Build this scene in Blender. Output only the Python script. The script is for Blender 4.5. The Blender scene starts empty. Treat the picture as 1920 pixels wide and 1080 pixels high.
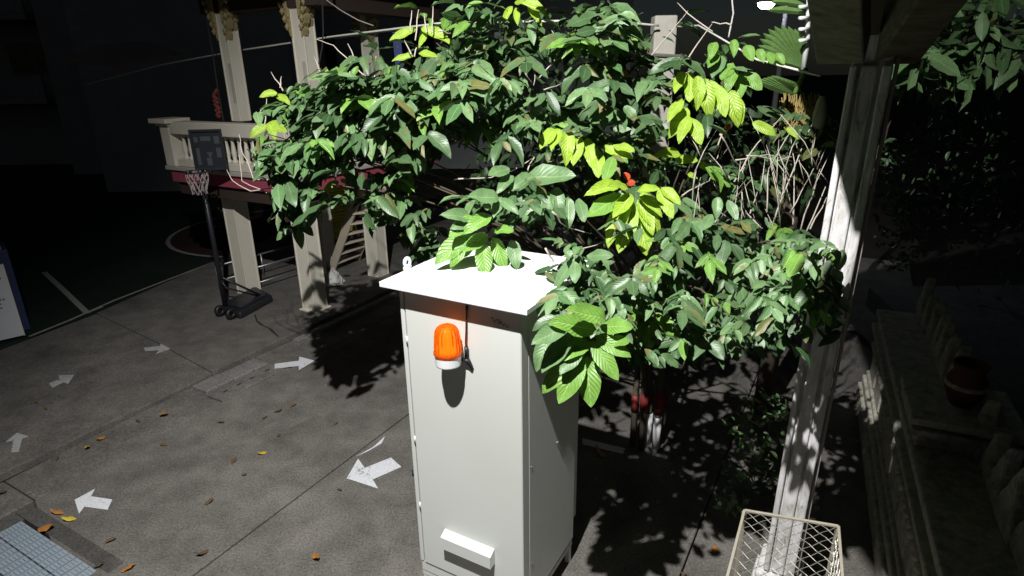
import bpy, math, random
import numpy as np
from mathutils import Vector, Matrix
random.seed(7); rng = np.random.default_rng(7)
SC = bpy.context.scene; COL = SC.collection

# ------------------------------------------------------------------ camera
FPX, PITCH, ROLL, HC = 1143.6, .343, -.015, 3.6
cp, sp, cr, sr = math.cos(PITCH), math.sin(PITCH), math.cos(ROLL), math.sin(ROLL)
CAM = Vector((0, 0, HC)); FW = Vector((0, cp, -sp)); _up = Vector((0, sp, cp)); _rt = Vector((1, 0, 0))
RT = _rt * cr + _up * sr; UP = _up * cr - _rt * sr
cd = bpy.data.cameras.new('camera'); cam = bpy.data.objects.new('camera', cd); COL.objects.link(cam)
cd.sensor_width = 36; cd.lens = FPX / 1920 * 36; cd.clip_start = .05; cd.clip_end = 500
m = Matrix((RT, UP, -FW)).transposed().to_4x4(); m.translation = CAM; cam.matrix_world = m
SC.camera = cam
# ------------------------------------------------------------------ night sky and lights
w = bpy.data.worlds.new('World'); SC.world = w; w.use_nodes = True
nt = w.node_tree; bg = nt.nodes['Background']
sky = nt.nodes.new('ShaderNodeTexSky'); sky.sky_type = 'NISHITA'; sky.sun_disc = False
sky.sun_elevation = math.radians(38); sky.sun_rotation = math.radians(200)
nt.links.new(sky.outputs[0], bg.inputs[0]); bg.inputs[1].default_value = .0022
LIGHT = Vector((-.88, .75, 7.1))
ld = bpy.data.lights.new('floodlight', 'SPOT'); ld.energy = 3450; ld.color = (1, .99, .965); ld.shadow_soft_size = .045
ld.spot_size = math.radians(104); ld.spot_blend = .75
lo = bpy.data.objects.new('floodlight', ld); COL.objects.link(lo); lo.location = LIGHT
lo.rotation_euler = (Vector((.55, 5.2, 1.2)) - LIGHT).to_track_quat('-Z', 'Y').to_euler()
vs = SC.view_settings; vs.view_transform = 'Standard'; vs.look = 'None'; vs.exposure = 0; vs.gamma = 1; vs.use_curve_mapping = False
SC.cycles.max_bounces = 8; SC.cycles.transparent_max_bounces = 12; SC.cycles.use_denoising = True
SC.cycles.sample_clamp_indirect = 4

# ------------------------------------------------------------------ places: lines of sight of the camera met with planes of the place
def ray(x, y): return FW + RT * ((x - 960) / FPX) - UP * ((y - 540) / FPX)
def G(x, y, z=0.):
    d = ray(x, y); return CAM + d * ((z - HC) / d.z)
def at(x, y, Y):
    d = ray(x, y); return CAM + d * (Y / d.y)
def proj(P):
    q = Vector(P) - CAM; z = q.dot(FW); return 960 + FPX * q.dot(RT) / z, 540 - FPX * q.dot(UP) / z, z
YAW = -.515                                  # kerb, pavilion and cabinet share this bearing
U = Vector((math.cos(YAW), math.sin(YAW), 0)); V = Vector((-math.sin(YAW), math.cos(YAW), 0)); Z = Vector((0, 0, 1))
def P(u, v, z=0.): return U * u + V * v + Z * z
def uv_of(p): return p.dot(U), p.dot(V)

# ------------------------------------------------------------------ mesh helpers
class MB:
    def __init__(s): s.v = []; s.f = []; s.m = []
    def add(s, vs, fs, mi=0):
        b = len(s.v); s.v += [tuple(q) for q in vs]; s.f += [tuple(b + i for i in f) for f in fs]; s.m += [mi] * len(fs); return s
    def box(s, o, a, b, c, mi=0):
        """corner o and the three edge vectors"""
        o, a, b, c = map(Vector, (o, a, b, c))
        if a.cross(b).dot(c) < 0: o, a = o + a, -a
        q = [o, o + a, o + a + b, o + b, o + c, o + a + c, o + a + b + c, o + b + c]
        return s.add(q, [(0, 3, 2, 1), (4, 5, 6, 7), (0, 1, 5, 4), (1, 2, 6, 5), (2, 3, 7, 6), (3, 0, 4, 7)], mi)
    def ubox(s, u0, u1, v0, v1, z0, z1, mi=0): return s.box(P(u0, v0, z0), U * (u1 - u0), V * (v1 - v0), Z * (z1 - z0), mi)
    def bar(s, p, q, wd, ht, side=None, mi=0):
        p, q = Vector(p), Vector(q); d = (q - p).normalized()
        sd = Vector(side) if side is not None else (d.cross(Z) if abs(d.z) < .95 else d.cross(Vector((1, 0, 0))))
        sd = (sd - d * sd.dot(d)).normalized(); n = sd.cross(d)
        return s.box(p - sd * wd / 2 - n * ht / 2, q - p, sd * wd, n * ht, mi)
    def tube(s, pts, rad, n=6, mi=0, caps=True):
        pts = [Vector(p) for p in pts]; k = len(pts)
        if not hasattr(rad, '__len__'): rad = [rad] * k
        ref = Vector((.31, .17, .93)); b = len(s.v)
        for i, p in enumerate(pts):
            t = (pts[min(i + 1, k - 1)] - pts[max(i - 1, 0)]).normalized()
            x = t.cross(ref if abs(t.dot(ref)) < .95 else Vector((1, 0, 0))).normalized(); y = t.cross(x)
            for j in range(n):
                a = 2 * math.pi * j / n; s.v.append(tuple(p + (x * math.cos(a) + y * math.sin(a)) * rad[i]))
        for i in range(k - 1):
            for j in range(n):
                s.f.append((b + i * n + j, b + i * n + (j + 1) % n, b + (i + 1) * n + (j + 1) % n, b + (i + 1) * n + j)); s.m.append(mi)
        if caps:
            s.f.append(tuple(b + j for j in range(n))[::-1]); s.f.append(tuple(b + (k - 1) * n + j for j in range(n))); s.m += [mi, mi]
        return s
    def prism(s, pts, up, mi=0):
        """polygon pts (in order) raised by vector up"""
        pts = [Vector(p) for p in pts]; n = len(pts); up = Vector(up)
        nm = sum(((pts[i] - pts[0]).cross(pts[(i + 1) % n] - pts[0]) for i in range(1, n)), Vector())
        if nm.dot(up) < 0: pts = pts[::-1]
        q = pts + [p + up for p in pts]
        return s.add(q, [tuple(range(n))[::-1], tuple(range(n, 2 * n))] + [(i, (i + 1) % n, n + (i + 1) % n, n + i) for i in range(n)], mi)
    def lathe(s, c, prof, n=24, wob=None, mi=0, ax=None):
        """prof: (radius, height) pairs about the vertical through c"""
        c = Vector(c); b = len(s.v); k = len(prof)
        for i, (r, h) in enumerate(prof):
            for j in range(n):
                a = 2 * math.pi * j / n; rr = r * (wob(i, j) if wob else 1)
                s.v.append(tuple(c + Vector((rr * math.cos(a), rr * math.sin(a), h))))
        for i in range(k - 1):
            for j in range(n):
                s.f.append((b + i * n + j, b + i * n + (j + 1) % n, b + (i + 1) * n + (j + 1) % n, b + (i + 1) * n + j)); s.m.append(mi)
        s.f.append(tuple(b + j for j in range(n))[::-1]); s.f.append(tuple(b + (k - 1) * n + j for j in range(n))); s.m += [mi, mi]
        return s
    def build(s, name, mat, parent=None, smooth=False, bevel=0, seg=2):
        me = bpy.data.meshes.new(name); me.from_pydata(s.v, [], s.f)
        mats = mat if isinstance(mat, (list, tuple)) else [mat]
        for x in mats: me.materials.append(M[x])
        if len(mats) > 1: me.polygons.foreach_set('material_index', s.m)
        if smooth: me.polygons.foreach_set('use_smooth', [True] * len(s.f))
        me.update(); return link(name, me, parent, bevel, seg)
def link(name, data, parent=None, bevel=0, seg=2):
    o = bpy.data.objects.new(name, data); COL.objects.link(o)
    if parent is not None: attach(o, parent)
    if bevel:
        b = o.modifiers.new('bevel', 'BEVEL'); b.width = bevel; b.segments = seg; b.limit_method = 'ANGLE'; b.angle_limit = .6
    return o
def origin(p):
    return world(p).translation
def world(p):
    mt = Matrix.Translation(p.location)
    return mt if p.parent is None else world(p.parent) @ p.matrix_parent_inverse @ mt
def attach(o, parent):
    o.parent = parent; o.matrix_parent_inverse = Matrix.Translation(-origin(parent))
def thing(name, loc, label, cat, group=None):
    o = bpy.data.objects.new(name, None); COL.objects.link(o); o.location = loc; o.empty_display_size = .1
    return tag(o, label, cat, group)
def tag(o, label=None, cat=None, group=None, kind=None):
    if label: o['label'] = label
    if cat: o['category'] = cat
    if group: o['group'] = group
    if kind: o['kind'] = kind
    return o

# ------------------------------------------------------------------ materials
M = {}
def new(name):
    mt = bpy.data.materials.new(name); mt.use_nodes = True; M[name] = mt
    t = mt.node_tree; return t, t.nodes['Principled BSDF']
def node(t, kind, **kw):
    n = t.nodes.new('ShaderNode' + kind)
    for k, v in kw.items():
        if isinstance(k, str) and hasattr(n, k): setattr(n, k, v)
    return n
def noise(t, scale, detail=4, rough=.55, co=None, dist=0):
    n = node(t, 'TexNoise'); n.inputs['Scale'].default_value = scale; n.inputs['Detail'].default_value = detail
    n.inputs['Roughness'].default_value = rough; n.inputs['Distortion'].default_value = dist
    if co is not None: t.links.new(co, n.inputs['Vector'])
    return n.outputs['Fac']
def ramp(t, fac, stops):
    r = node(t, 'ValToRGB'); e = r.color_ramp.elements
    while len(e) < len(stops): e.new(.5)
    for x, (p, c) in zip(e, stops):
        x.position = p; x.color = (*c, 1) if hasattr(c, '__len__') else (c, c, c, 1)
    t.links.new(fac, r.inputs[0]); return r.outputs[0]
def mix(t, a, b, fac, mode='MIX'):
    n = node(t, 'Mix', data_type='RGBA', blend_type=mode)
    for i, x in ((0, fac), (6, a), (7, b)):
        if hasattr(x, 'is_output'): t.links.new(x, n.inputs[i])
        else: n.inputs[i].default_value = x if i == 0 else ((*x, 1) if len(x) == 3 else x)
    return n.outputs[2]
def math_(t, op, a, b=None, c=None):
    n = node(t, 'Math', operation=op)
    for i, x in enumerate((a, b, c)):
        if x is None: continue
        if hasattr(x, 'is_output'): t.links.new(x, n.inputs[i])
        else: n.inputs[i].default_value = x
    return n.outputs[0]
def bump(t, b, h, strength=.3, dist=.01):
    n = node(t, 'Bump'); n.inputs['Strength'].default_value = strength; n.inputs['Distance'].default_value = dist
    t.links.new(h, n.inputs['Height']); t.links.new(n.outputs[0], b.inputs['Normal'])
def pos(t): return node(t, 'NewGeometry').outputs['Position']
def simple(name, col, rough=.6, var=.15, scale=6, metal=0, bmp=.1, spec=.5):
    t, b = new(name); p = pos(t); f = noise(t, scale, 5, .6, p)
    c = mix(t, tuple(x * (1 - var) for x in col), tuple(min(1, x * (1 + var)) for x in col), f)
    g = noise(t, scale * 9, 3, .6, p)
    c = mix(t, c, tuple(x * (1 - var * 1.5) for x in col), math_(t, 'MULTIPLY', g, .4))
    t.links.new(c, b.inputs['Base Color']); b.inputs['Roughness'].default_value = rough; b.inputs['Metallic'].default_value = metal
    b.inputs['Specular IOR Level'].default_value = spec
    if bmp: bump(t, b, noise(t, scale * 12, 4, .6, p), bmp, .004)
    return b
def concrete(name, lo_, hi_, stain=.55, warm=(1, .97, .92)):
    t, b = new(name); p = pos(t)
    big = noise(t, .55, 6, .62, p, .4); mid = noise(t, 3.2, 6, .65, p, .3); fine = noise(t, 55, 4, .75, p); grit = noise(t, 160, 2, .6, p)
    c = ramp(t, big, [(.3, tuple(lo_ * x for x in warm)), (.72, tuple(hi_ * x for x in warm))])
    c = mix(t, c, ramp(t, mid, [(.32, .45), (.62, 1.)]), stain, 'MULTIPLY')
    c = mix(t, c, ramp(t, fine, [(.32, .25), (.62, 1.2)]), .75, 'MULTIPLY')
    c = mix(t, c, (hi_ * 2.2, hi_ * 2.15, hi_ * 2.), ramp(t, grit, [(.7, 0.), (.78, .5)]))
    pit = ramp(t, noise(t, 34, 3, .6, p), [(.66, 0.), (.72, 1.)])
    c = mix(t, c, (lo_ * .3, lo_ * .28, lo_ * .26), math_(t, 'MULTIPLY', pit, .55))
    t.links.new(c, b.inputs['Base Color']); b.inputs['Roughness'].default_value = .88; b.inputs['Specular IOR Level'].default_value = .25
    bump(t, b, math_(t, 'ADD', fine, math_(t, 'MULTIPLY', mid, 2.)), .55, .006)
concrete('concrete', .12, .225, .65, (1.04, .97, .88))
concrete('concrete_dark', .07, .135, .7, (1, .95, .86))
concrete('concrete_pale', .16, .28, .4)
concrete('paver', .13, .2, .5, (.95, 1, .95))
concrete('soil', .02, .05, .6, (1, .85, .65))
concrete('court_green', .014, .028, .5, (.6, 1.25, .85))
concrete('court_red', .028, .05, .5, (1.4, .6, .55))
simple('joint', (.02, .018, .016), .95)
def worn(name, col, under=(.16, .155, .145), thr=.4):
    t, b = new(name); p = pos(t); f = noise(t, 24, 7, .75, p, .5); g = noise(t, 5, 4, .6, p)
    k = ramp(t, math_(t, 'ADD', math_(t, 'MULTIPLY', f, .7), math_(t, 'MULTIPLY', g, .3)), [(thr - .05, 0.), (thr + .05, 1.)])
    c = mix(t, under, col, k); c = mix(t, c, ramp(t, noise(t, 70, 3, .7, p), [(.3, .55), (.6, 1.)]), .5, 'MULTIPLY')
    t.links.new(c, b.inputs['Base Color']); b.inputs['Roughness'].default_value = .75; bump(t, b, f, .2, .003)
worn('paint_white', (.68, .70, .74), thr=.405)
worn('paint_dim', (.42, .42, .42), thr=.42)
worn('court_line', (.32, .33, .30), (.03, .045, .035), .4)
# cabinet powder coat: pale, with faint dust and run marks
t, b = new('cabinet_paint'); p = pos(t); mp = node(t, 'Mapping'); mp.inputs['Scale'].default_value = (9, 9, .7); t.links.new(p, mp.inputs['Vector'])
c = mix(t, (.70, .73, .70), (.62, .64, .60), ramp(t, noise(t, .5, 4, .5, p), [(.4, 0.), (.7, .8)]))
c = mix(t, c, (.35, .33, .28), ramp(t, noise(t, 60, 4, .7, p), [(.7, 0.), (.8, .35)]))
t.links.new(c, b.inputs['Base Color']); b.inputs['Roughness'].default_value = .42; bump(t, b, noise(t, 420, 2, .5, p), .05, .001)
simple('cabinet_paint_shaded', (.64, .66, .63), .5, .08, 8)  # same paint as the front, toned slightly darker for the shaded side
simple('roof_white', (.82, .84, .85), .4, .05, 5)
simple('gap', (.012, .012, .012), .8, 0, 5, 0, 0)
simple('steel', (.42, .43, .44), .38, .15, 30, .8)
simple('grate_blue', (.30, .36, .42), .6, .2, 20, .2)
simple('black_plastic', (.018, .02, .026), .42, .3, 12)
simple('black_rubber', (.012, .012, .013), .5, .2, 20)
simple('cream_plaster', (.68, .64, .54), .7, .12, 5)
simple('grey_plaster', (.45, .43, .38), .75, .15, 5)
simple('red_band', (.36, .065, .10), .7, .2, 4)
simple('red_carving', (.22, .05, .04), .7, .35, 14)
simple('gilt', (.36, .29, .14), .6, .4, 18)
simple('brown_soffit', (.045, .028, .02), .85, .2, 4)
simple('ladder_wood', (.52, .46, .36), .7, .18, 7)
simple('yellow_mat', (.68, .58, .07), .75, .3, 4)
simple('white_cloth', (.6, .6, .58), .9, .15, 20)
simple('board_grey', (.020, .026, .032), .35, .2, 8)
simple('board_mark', (.055, .062, .07), .5, .3, 10)
simple('sign_white', (.62, .64, .68), .5, .05, 8)
simple('sign_ink', (.03, .04, .10), .6, .1, 8, 0, 0)
simple('pillar_blue', (.26, .34, .40), .7, .2, 6)
simple('navy', (.02, .03, .10), .6, .3, 9)
simple('blue_cloth', (.02, .03, .13), .8, .3, 12)
simple('net', (.42, .36, .36), .9, .2, 30)
simple('wire', (.75, .74, .66), .5, .1, 30)
simple('dark_wire', (.03, .03, .03), .6, .1, 30)
simple('post_concrete', (.48, .46, .40), .85, .25, 14, 0, .4)
simple('dark_wall', (.34, .35, .36), .85, .3, 1.2)
simple('soffit_pale', (.30, .26, .21), .85, .2, 3)
simple('glass_dark', (.02, .022, .025), .15, .3, 3)
simple('lamp_grey', (.2, .2, .21), .5, .1, 8)
simple('terracotta', (.12, .042, .022), .8, .3, 14, 0, .4)
simple('galvanised', (.50, .48, .42), .4, .2, 40, .7)
simple('frame_tan', (.44, .40, .32), .45, .25, 30, .2)
simple('ribbon_red', (.20, .02, .02), .6, .3, 12)
simple('lime_white', (.72, .72, .72), .85, .1, 20)
simple('twig', (.52, .46, .40), .85, .25, 30)
simple('bark', (.10, .078, .056), .9, .35, 22, 0, .6)
simple('dry_straw', (.36, .27, .09), .9, .35, 20)
# weathered white pillar and dark carved stone
t, b = new('pillar_white'); p = pos(t); mp = node(t, 'Mapping'); mp.inputs['Scale'].default_value = (10, 10, 3.5); t.links.new(p, mp.inputs['Vector'])
f = noise(t, 1.6, 8, .7, mp.outputs[0], .8)
c = ramp(t, f, [(.30, (.16, .15, .13)), (.42, (.46, .45, .43)), (.60, (.66, .65, .66))])
t.links.new(c, b.inputs['Base Color']); b.inputs['Roughness'].default_value = .8; bump(t, b, f, .4, .006)
t, b = new('carved_stone'); p = pos(t); f = noise(t, 14, 8, .7, p, .6)
c = ramp(t, f, [(.3, (.20, .19, .155)), (.62, (.52, .50, .42))]); t.links.new(c, b.inputs['Base Color'])
b.inputs['Roughness'].default_value = .9; bump(t, b, math_(t, 'ADD', f, noise(t, 60, 4, .7, p)), .8, .012)
t, b = new('eave_wood'); p = pos(t); mp = node(t, 'Mapping'); mp.inputs['Scale'].default_value = (4, 22, 22); t.links.new(p, mp.inputs['Vector'])
f = noise(t, 1.5, 6, .65, mp.outputs[0]); c = ramp(t, f, [(.3, (.06, .052, .036)), (.7, (.17, .15, .11))])
t.links.new(c, b.inputs['Base Color']); b.inputs['Roughness'].default_value = .85; bump(t, b, f, .4, .005)
# amber lens
t, b = new('amber_lens'); b.inputs['Roughness'].default_value = .08
b.inputs['Transmission Weight'].default_value = .75; b.inputs['IOR'].default_value = 1.45
p = pos(t); f = noise(t, 90, 3, .6, p); ac_ = mix(t, (.95, .16, .006), (1, .34, .02), f); t.links.new(ac_, b.inputs['Base Color'])
tr = node(t, 'BsdfTranslucent'); t.links.new(ac_, tr.inputs[0]); ms = node(t, 'MixShader'); ms.inputs[0].default_value = .3
t.links.new(b.outputs[0], ms.inputs[1]); t.links.new(tr.outputs[0], ms.inputs[2]); t.links.new(ms.outputs[0], t.nodes['Material Output'].inputs[0])
rb_ = simple('reflector', (1, .8, .35), .2, .2, 40, .6)
rb_.inputs['Emission Color'].default_value = (1, .55, .10, 1); rb_.inputs['Emission Strength'].default_value = 1.3   # the beacon is on
# lamp globe that is on
t, b = new('lamp_glow'); b.inputs['Emission Color'].default_value = (.85, .93, 1, 1); b.inputs['Emission Strength'].default_value = 60
# leaves
def leafmat(name, a, c2, vein, rough, trans, vs_=.55):
    t, b = new(name); uvn = node(t, 'UVMap'); sx = node(t, 'SeparateXYZ'); t.links.new(uvn.outputs[0], sx.inputs[0])
    au = math_(t, 'ABSOLUTE', math_(t, 'SUBTRACT', math_(t, 'MULTIPLY', sx.outputs[0], 2), 1))
    ph = math_(t, 'SUBTRACT', math_(t, 'MULTIPLY', sx.outputs[1], 58), math_(t, 'MULTIPLY', au, 17))
    sv = math_(t, 'SINE', ph); vn = ramp(t, sv, [(.82, 0.), (.99, 1.)])
    mid = ramp(t, au, [(.03, 1.), (.10, 0.)])
    rnd = node(t, 'NewGeometry').outputs['Random Per Island']
    c = mix(t, a, c2, rnd); p = pos(t)
    c = mix(t, c, ramp(t, noise(t, 26, 4, .6, p), [(.3, .6), (.65, 1.1)]), .55, 'MULTIPLY')
    c = mix(t, c, (.16, .10, .03), ramp(t, math_(t, 'MULTIPLY', noise(t, 17, 3, .6, p), rnd), [(.52, 0.), (.56, .7)]))
    c = mix(t, c, vein, math_(t, 'MULTIPLY', math_(t, 'MAXIMUM', math_(t, 'MULTIPLY', vn, vs_), mid), .7))
    t.links.new(c, b.inputs['Base Color']); b.inputs['Roughness'].default_value = rough
    b.inputs['Specular IOR Level'].default_value = .5
    h = math_(t, 'ADD', math_(t, 'MULTIPLY', sv, .5), math_(t, 'MULTIPLY', mid, -2.)); bump(t, b, h, .08 + .55 * vs_ * vs_ * 2, .006)
    tr = node(t, 'BsdfTranslucent'); t.links.new(mix(t, c, (1, 1, .25), .0), tr.inputs[0])
    ms = node(t, 'MixShader'); ms.inputs[0].default_value = trans; out = t.nodes['Material Output']
    t.links.new(b.outputs[0], ms.inputs[1]); t.links.new(tr.outputs[0], ms.inputs[2]); t.links.new(ms.outputs[0], out.inputs[0])
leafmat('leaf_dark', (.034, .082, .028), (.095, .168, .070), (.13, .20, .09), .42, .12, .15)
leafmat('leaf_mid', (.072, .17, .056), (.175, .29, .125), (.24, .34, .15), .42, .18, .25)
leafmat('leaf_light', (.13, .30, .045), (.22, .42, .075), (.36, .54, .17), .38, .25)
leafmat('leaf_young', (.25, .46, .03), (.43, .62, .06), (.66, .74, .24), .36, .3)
leafmat('leaf_olive', (.10, .12, .035), (.17, .17, .06), (.22, .24, .10), .5, .12, .2)
leafmat('leaf_red', (.55, .05, .015), (.62, .09, .02), (.5, .08, .03), .5, .2)
leafmat('litter_yellow', (.62, .44, .03), (.70, .52, .05), (.5, .35, .05), .6, .1)
leafmat('litter_orange', (.42, .17, .03), (.50, .22, .05), (.3, .14, .05), .7, .1)
leafmat('litter_brown', (.09, .055, .03), (.16, .10, .05), (.1, .07, .04), .8, .05)
leafmat('palm_green', (.13, .27, .07), (.19, .34, .10), (.15, .25, .08), .45, .2)

# ================================================================== GROUND AND SETTING
g = MB(); n = 24; s_ = 160
for i in range(n + 1):
    for j in range(n + 1): g.v.append((-s_ + 2 * s_ * i / n, -60 + 2 * s_ * j / n, -.06))
for i in range(n):
    for j in range(n):
        a = i * (n + 1) + j; g.f.append((a, a + n + 1, a + n + 2, a + 1)); g.m.append(0)
ground = tag(g.build('ground', 'soil'), 'concrete yard of cast slabs with joints and stains', kind='structure')
def slab(uvs, top=0., mat='concrete', th=.055, name='concrete_slab', bev=.006):
    return MB().prism([P(u, v, top - th) for u, v in uvs], Z * th).build(name, mat, ground, bevel=bev, seg=1)
# fore yard, cut by the long joint beside the arrow
slab([(-3.935, -3), (-.70, -3), (-.70, 13.5), (-3.965, 13.5)])
slab([(-.688, -3), (1.15, -3), (1.15, 13.5), (-.688, 13.5)], mat='concrete')
# between joint and kerb; the drain is let into its near end
slab([(-3.955, -3), (-3.985, 13.5), (-6.02, 13.5), (-6.03, 4.75), (-6.06, 3.86), (-6.02, 1.83), (-4.815, 1.83 - .33), (-4.6, -3)])
# gutter strip and the apron under the pavilion
slab([(-6.05, 1.85), (-6.62, 1.85), (-6.72, 3.792), (-6.08, 3.792)], -.010, 'concrete')
slab([(-6.05, -3), (-6.60, -3), (-6.62, 1.838), (-6.05, 1.838)], -.010, 'concrete')
slab([(-6.05, 4.80), (-6.72, 4.80), (-6.62, 13.5), (-6.05, 13.5)], -.010, 'concrete')
slab([(-6.635, -3), (-6.735, 3.9), (-6.76, 4.17), (-8.3, 4.40), (-10.25, 4.62), (-10.02, 3.2), (-9.2, -3)], .03, 'concrete', .085)
slab([(-6.77, 4.185), (-6.80, 5.9), (-6.70, 13.5), (-12.6, 13.5), (-11.3, 8.0), (-10.27, 4.635), (-8.31, 4.415)], .036, 'concrete', .09)
slab([(-6.065, 3.80), (-6.72, 3.80), (-6.74, 4.79), (-6.05, 4.79)], -.012, 'concrete')
# wandering crack in the apron
cr_ = [(478, 590), (482, 602), (492, 610), (506, 616), (514, 624), (522, 631)]
q = MB(); pts = [G(x, y, .039) for x, y in cr_]
for i in range(len(pts) - 1):
    sd = (pts[i + 1] - pts[i]).cross(Z).normalized() * (.012 + .006 * (i % 2)); q.add([pts[i] - sd, pts[i] + sd, pts[i + 1] + sd, pts[i + 1] - sd], [(0, 1, 2, 3)])
q.build('crack', 'joint', ground)
# court with its painted lines
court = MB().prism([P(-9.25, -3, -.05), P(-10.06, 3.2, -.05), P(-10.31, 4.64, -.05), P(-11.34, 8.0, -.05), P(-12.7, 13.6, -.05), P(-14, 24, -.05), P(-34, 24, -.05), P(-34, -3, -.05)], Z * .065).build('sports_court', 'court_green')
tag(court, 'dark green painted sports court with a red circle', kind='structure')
def strip(pts, wd, name, mat, parent, z):
    q = MB(); pts = [Vector((p.x, p.y, z)) for p in pts]
    L, R = [], []
    for i, p_ in enumerate(pts):
        d = (pts[min(i + 1, len(pts) - 1)] - pts[max(i - 1, 0)]).normalized(); sd = d.cross(Z) * wd / 2; L.append(p_ - sd); R.append(p_ + sd)
    k = len(pts); q.add(L + R, [(i, k + i, k + i + 1, i + 1) for i in range(k - 1)]); return q.build(name, mat, parent)
cc = P(-13.2, 8.9) + Vector((1.4, .35, 0)); rad = 2.4
q = MB(); ring = [cc + Vector((math.cos(a), math.sin(a), 0)) * rad for a in np.linspace(0, 2 * math.pi, 49)[:-1]]
q.add([Vector((p_.x, p_.y, .019)) for p_ in ring], [tuple(range(48))]); q.build('court_circle', 'court_red', court)
strip(ring + ring[:1], .09, 'court_line', 'court_line', court, .023)
strip([G(165, 590), G(124, 550), G(83, 512)], .09, 'court_line', 'court_line', court, .023)
strip([G(165, 589), G(193, 578)], .05, 'court_line', 'court_line', court, .027)
strip([G(x, y) for x, y in ((56, 634), (130, 604), (215, 566), (300, 533), (380, 502), (440, 478), (560, 436))], .06, 'court_line', 'court_line', court, .028)
# kerb: pale edging beyond the pavilion corner, and broken blocks
kr = tag(MB().ubox(-6.62, -6.50, 5.35, 8.6, -.05, .055).build('kerb', 'concrete_pale', bevel=.012), 'pale raised kerb edging running behind the cabinet', kind='structure')
for i, (a, b_, t_) in enumerate([(3.82, 4.20, .045), (4.21, 4.50, .032), (4.51, 4.72, .025)]):
    o = MB().ubox(-6.66, -6.37, a, b_, -.05, t_).build('kerb_block', 'concrete_pale', kr, bevel=.02)
# drain cover with lifting slots
dc = thing('drain_cover', P(-6.2, 4.25, 0), 'flat concrete drain cover with slots beside the broken kerb', 'drain cover')
MB().ubox(-6.355, -6.06, 3.80, 4.72, -.05, .008).build('cover_slab', 'concrete', dc, bevel=.008)
for v in (3.93, 4.12, 4.31, 4.55): MB().ubox(-6.24, -6.215, v, v + .06, .004, .0115).build('lifting_slot', 'joint', dc)
# pavers at the foot of the pillar
for i in range(3):
    for j in range(4):
        slab([(1.17 + i * .62, .9 + j * .8), (1.17 + i * .62 + .59, .9 + j * .8), (1.17 + i * .62 + .59, .9 + j * .8 + .77), (1.17 + i * .62, .9 + j * .8 + .77)], .012 * ((i + j) % 2), 'paver', name='paving_slab', bev=.01)

# ------------------------------------------------------------------ painted arrows
ARROWS = [
 ('large bright white arrow painted beside the cabinet', [(733, 858), (752.5, 875.5), (699, 899), (708.7, 916), (650, 897), (671.6, 860), (684, 877.7)], 'paint_white', .004),
 ('white painted arrow beside the yellow and orange fallen leaves', [(178.3, 916.7), (170.7, 930.7), (210.7, 936.7), (201.7, 956), (158.3, 950), (148.3, 963.3), (140, 937.3)], 'paint_white', .004),
 ('faded white arrow at the left edge pointing up towards the sign', [(31.7, 811.7), (54.3, 818.3), (41.7, 822.7), (35, 847.3), (21, 848.3), (25, 826), (10, 829.3)], 'paint_dim', .034),
 ('small worn grey arrow farthest left of the two on the dark apron', [(92, 719), (112, 711), (110, 704), (139, 703), (128, 720), (119, 717), (98, 727)], 'paint_dim', .034),
 ('small worn grey arrow on the apron nearest the basketball stand', [(270, 652), (300, 649), (301, 645), (320, 644), (318, 655), (292, 664), (298, 657), (272, 658)], 'paint_dim', .034),
 ('white arrow pointing into the tree shadow next to the drain cover', [(515, 682.3), (560, 676.5), (561.5, 668.7), (590, 676.5), (560.5, 693.9), (560, 686.2), (515, 691.2)], 'paint_white', .012)]
for lab, pts, mt, z in ARROWS:
    q = MB(); q.prism([G(x, y, z - .002) for x, y in pts], Z * .002); tag(q.build('painted_arrow', mt), lab, 'painted arrow', 'direction arrows painted on the yard')
tag(MB().prism([G(1092, 822, .003), G(1172, 841, .003), G(1168, 851, .003), G(1092, 833, .003)], Z * .0025).build('painted_line', 'paint_white'), 'short white painted line on the shaded ground right of the cabinet', 'painted line')
tag(MB().prism([G(722, 818, .003), G(716, 831, .003), G(690, 846, .003), G(668, 856, .003), G(700, 838, .003)], Z * .002).build('paint_smear', 'paint_white'), 'thin white paint smear along the joint above the large arrow', 'paint smear')

# ------------------------------------------------------------------ drain grate at the lower left
gr = thing('drain_grate', P(-5.4, 1.5, 0), 'blue grey steel drain grate in a concrete frame', 'drain grate')
u0, u1, v0, v1 = -6.0, -4.55, .25, 1.80
for (a, b_, c_, d_) in ((u0, u1, v1 - .13, v1 - .004), (u0, u0 + .17, v0, v1 - .134)):
    MB().ubox(a, b_, c_, d_, -.05, .004).build('frame', 'concrete_dark', gr, bevel=.006)
pu = .098
for i in range(12):
    for j in range(4):
        a = u0 + .185 + i * pu; c_ = v1 - .15 - (j + 1) * .19
        q = MB(); q.ubox(a, a + .006, c_, c_ + .18, -.02, .006); q.ubox(a + pu - .018, a + pu - .012, c_, c_ + .18, -.02, .006)
        for k in range(7): q.ubox(a, a + pu - .012, c_ + .002 + k * .026, c_ + .024 + k * .026, -.012, .003)
        q.build('grate_panel', 'grate_blue', gr)
MB().ubox(u0 + .18, u1, v0, v1 - .14, -.058, -.05).build('pit', 'gap', gr)

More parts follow.
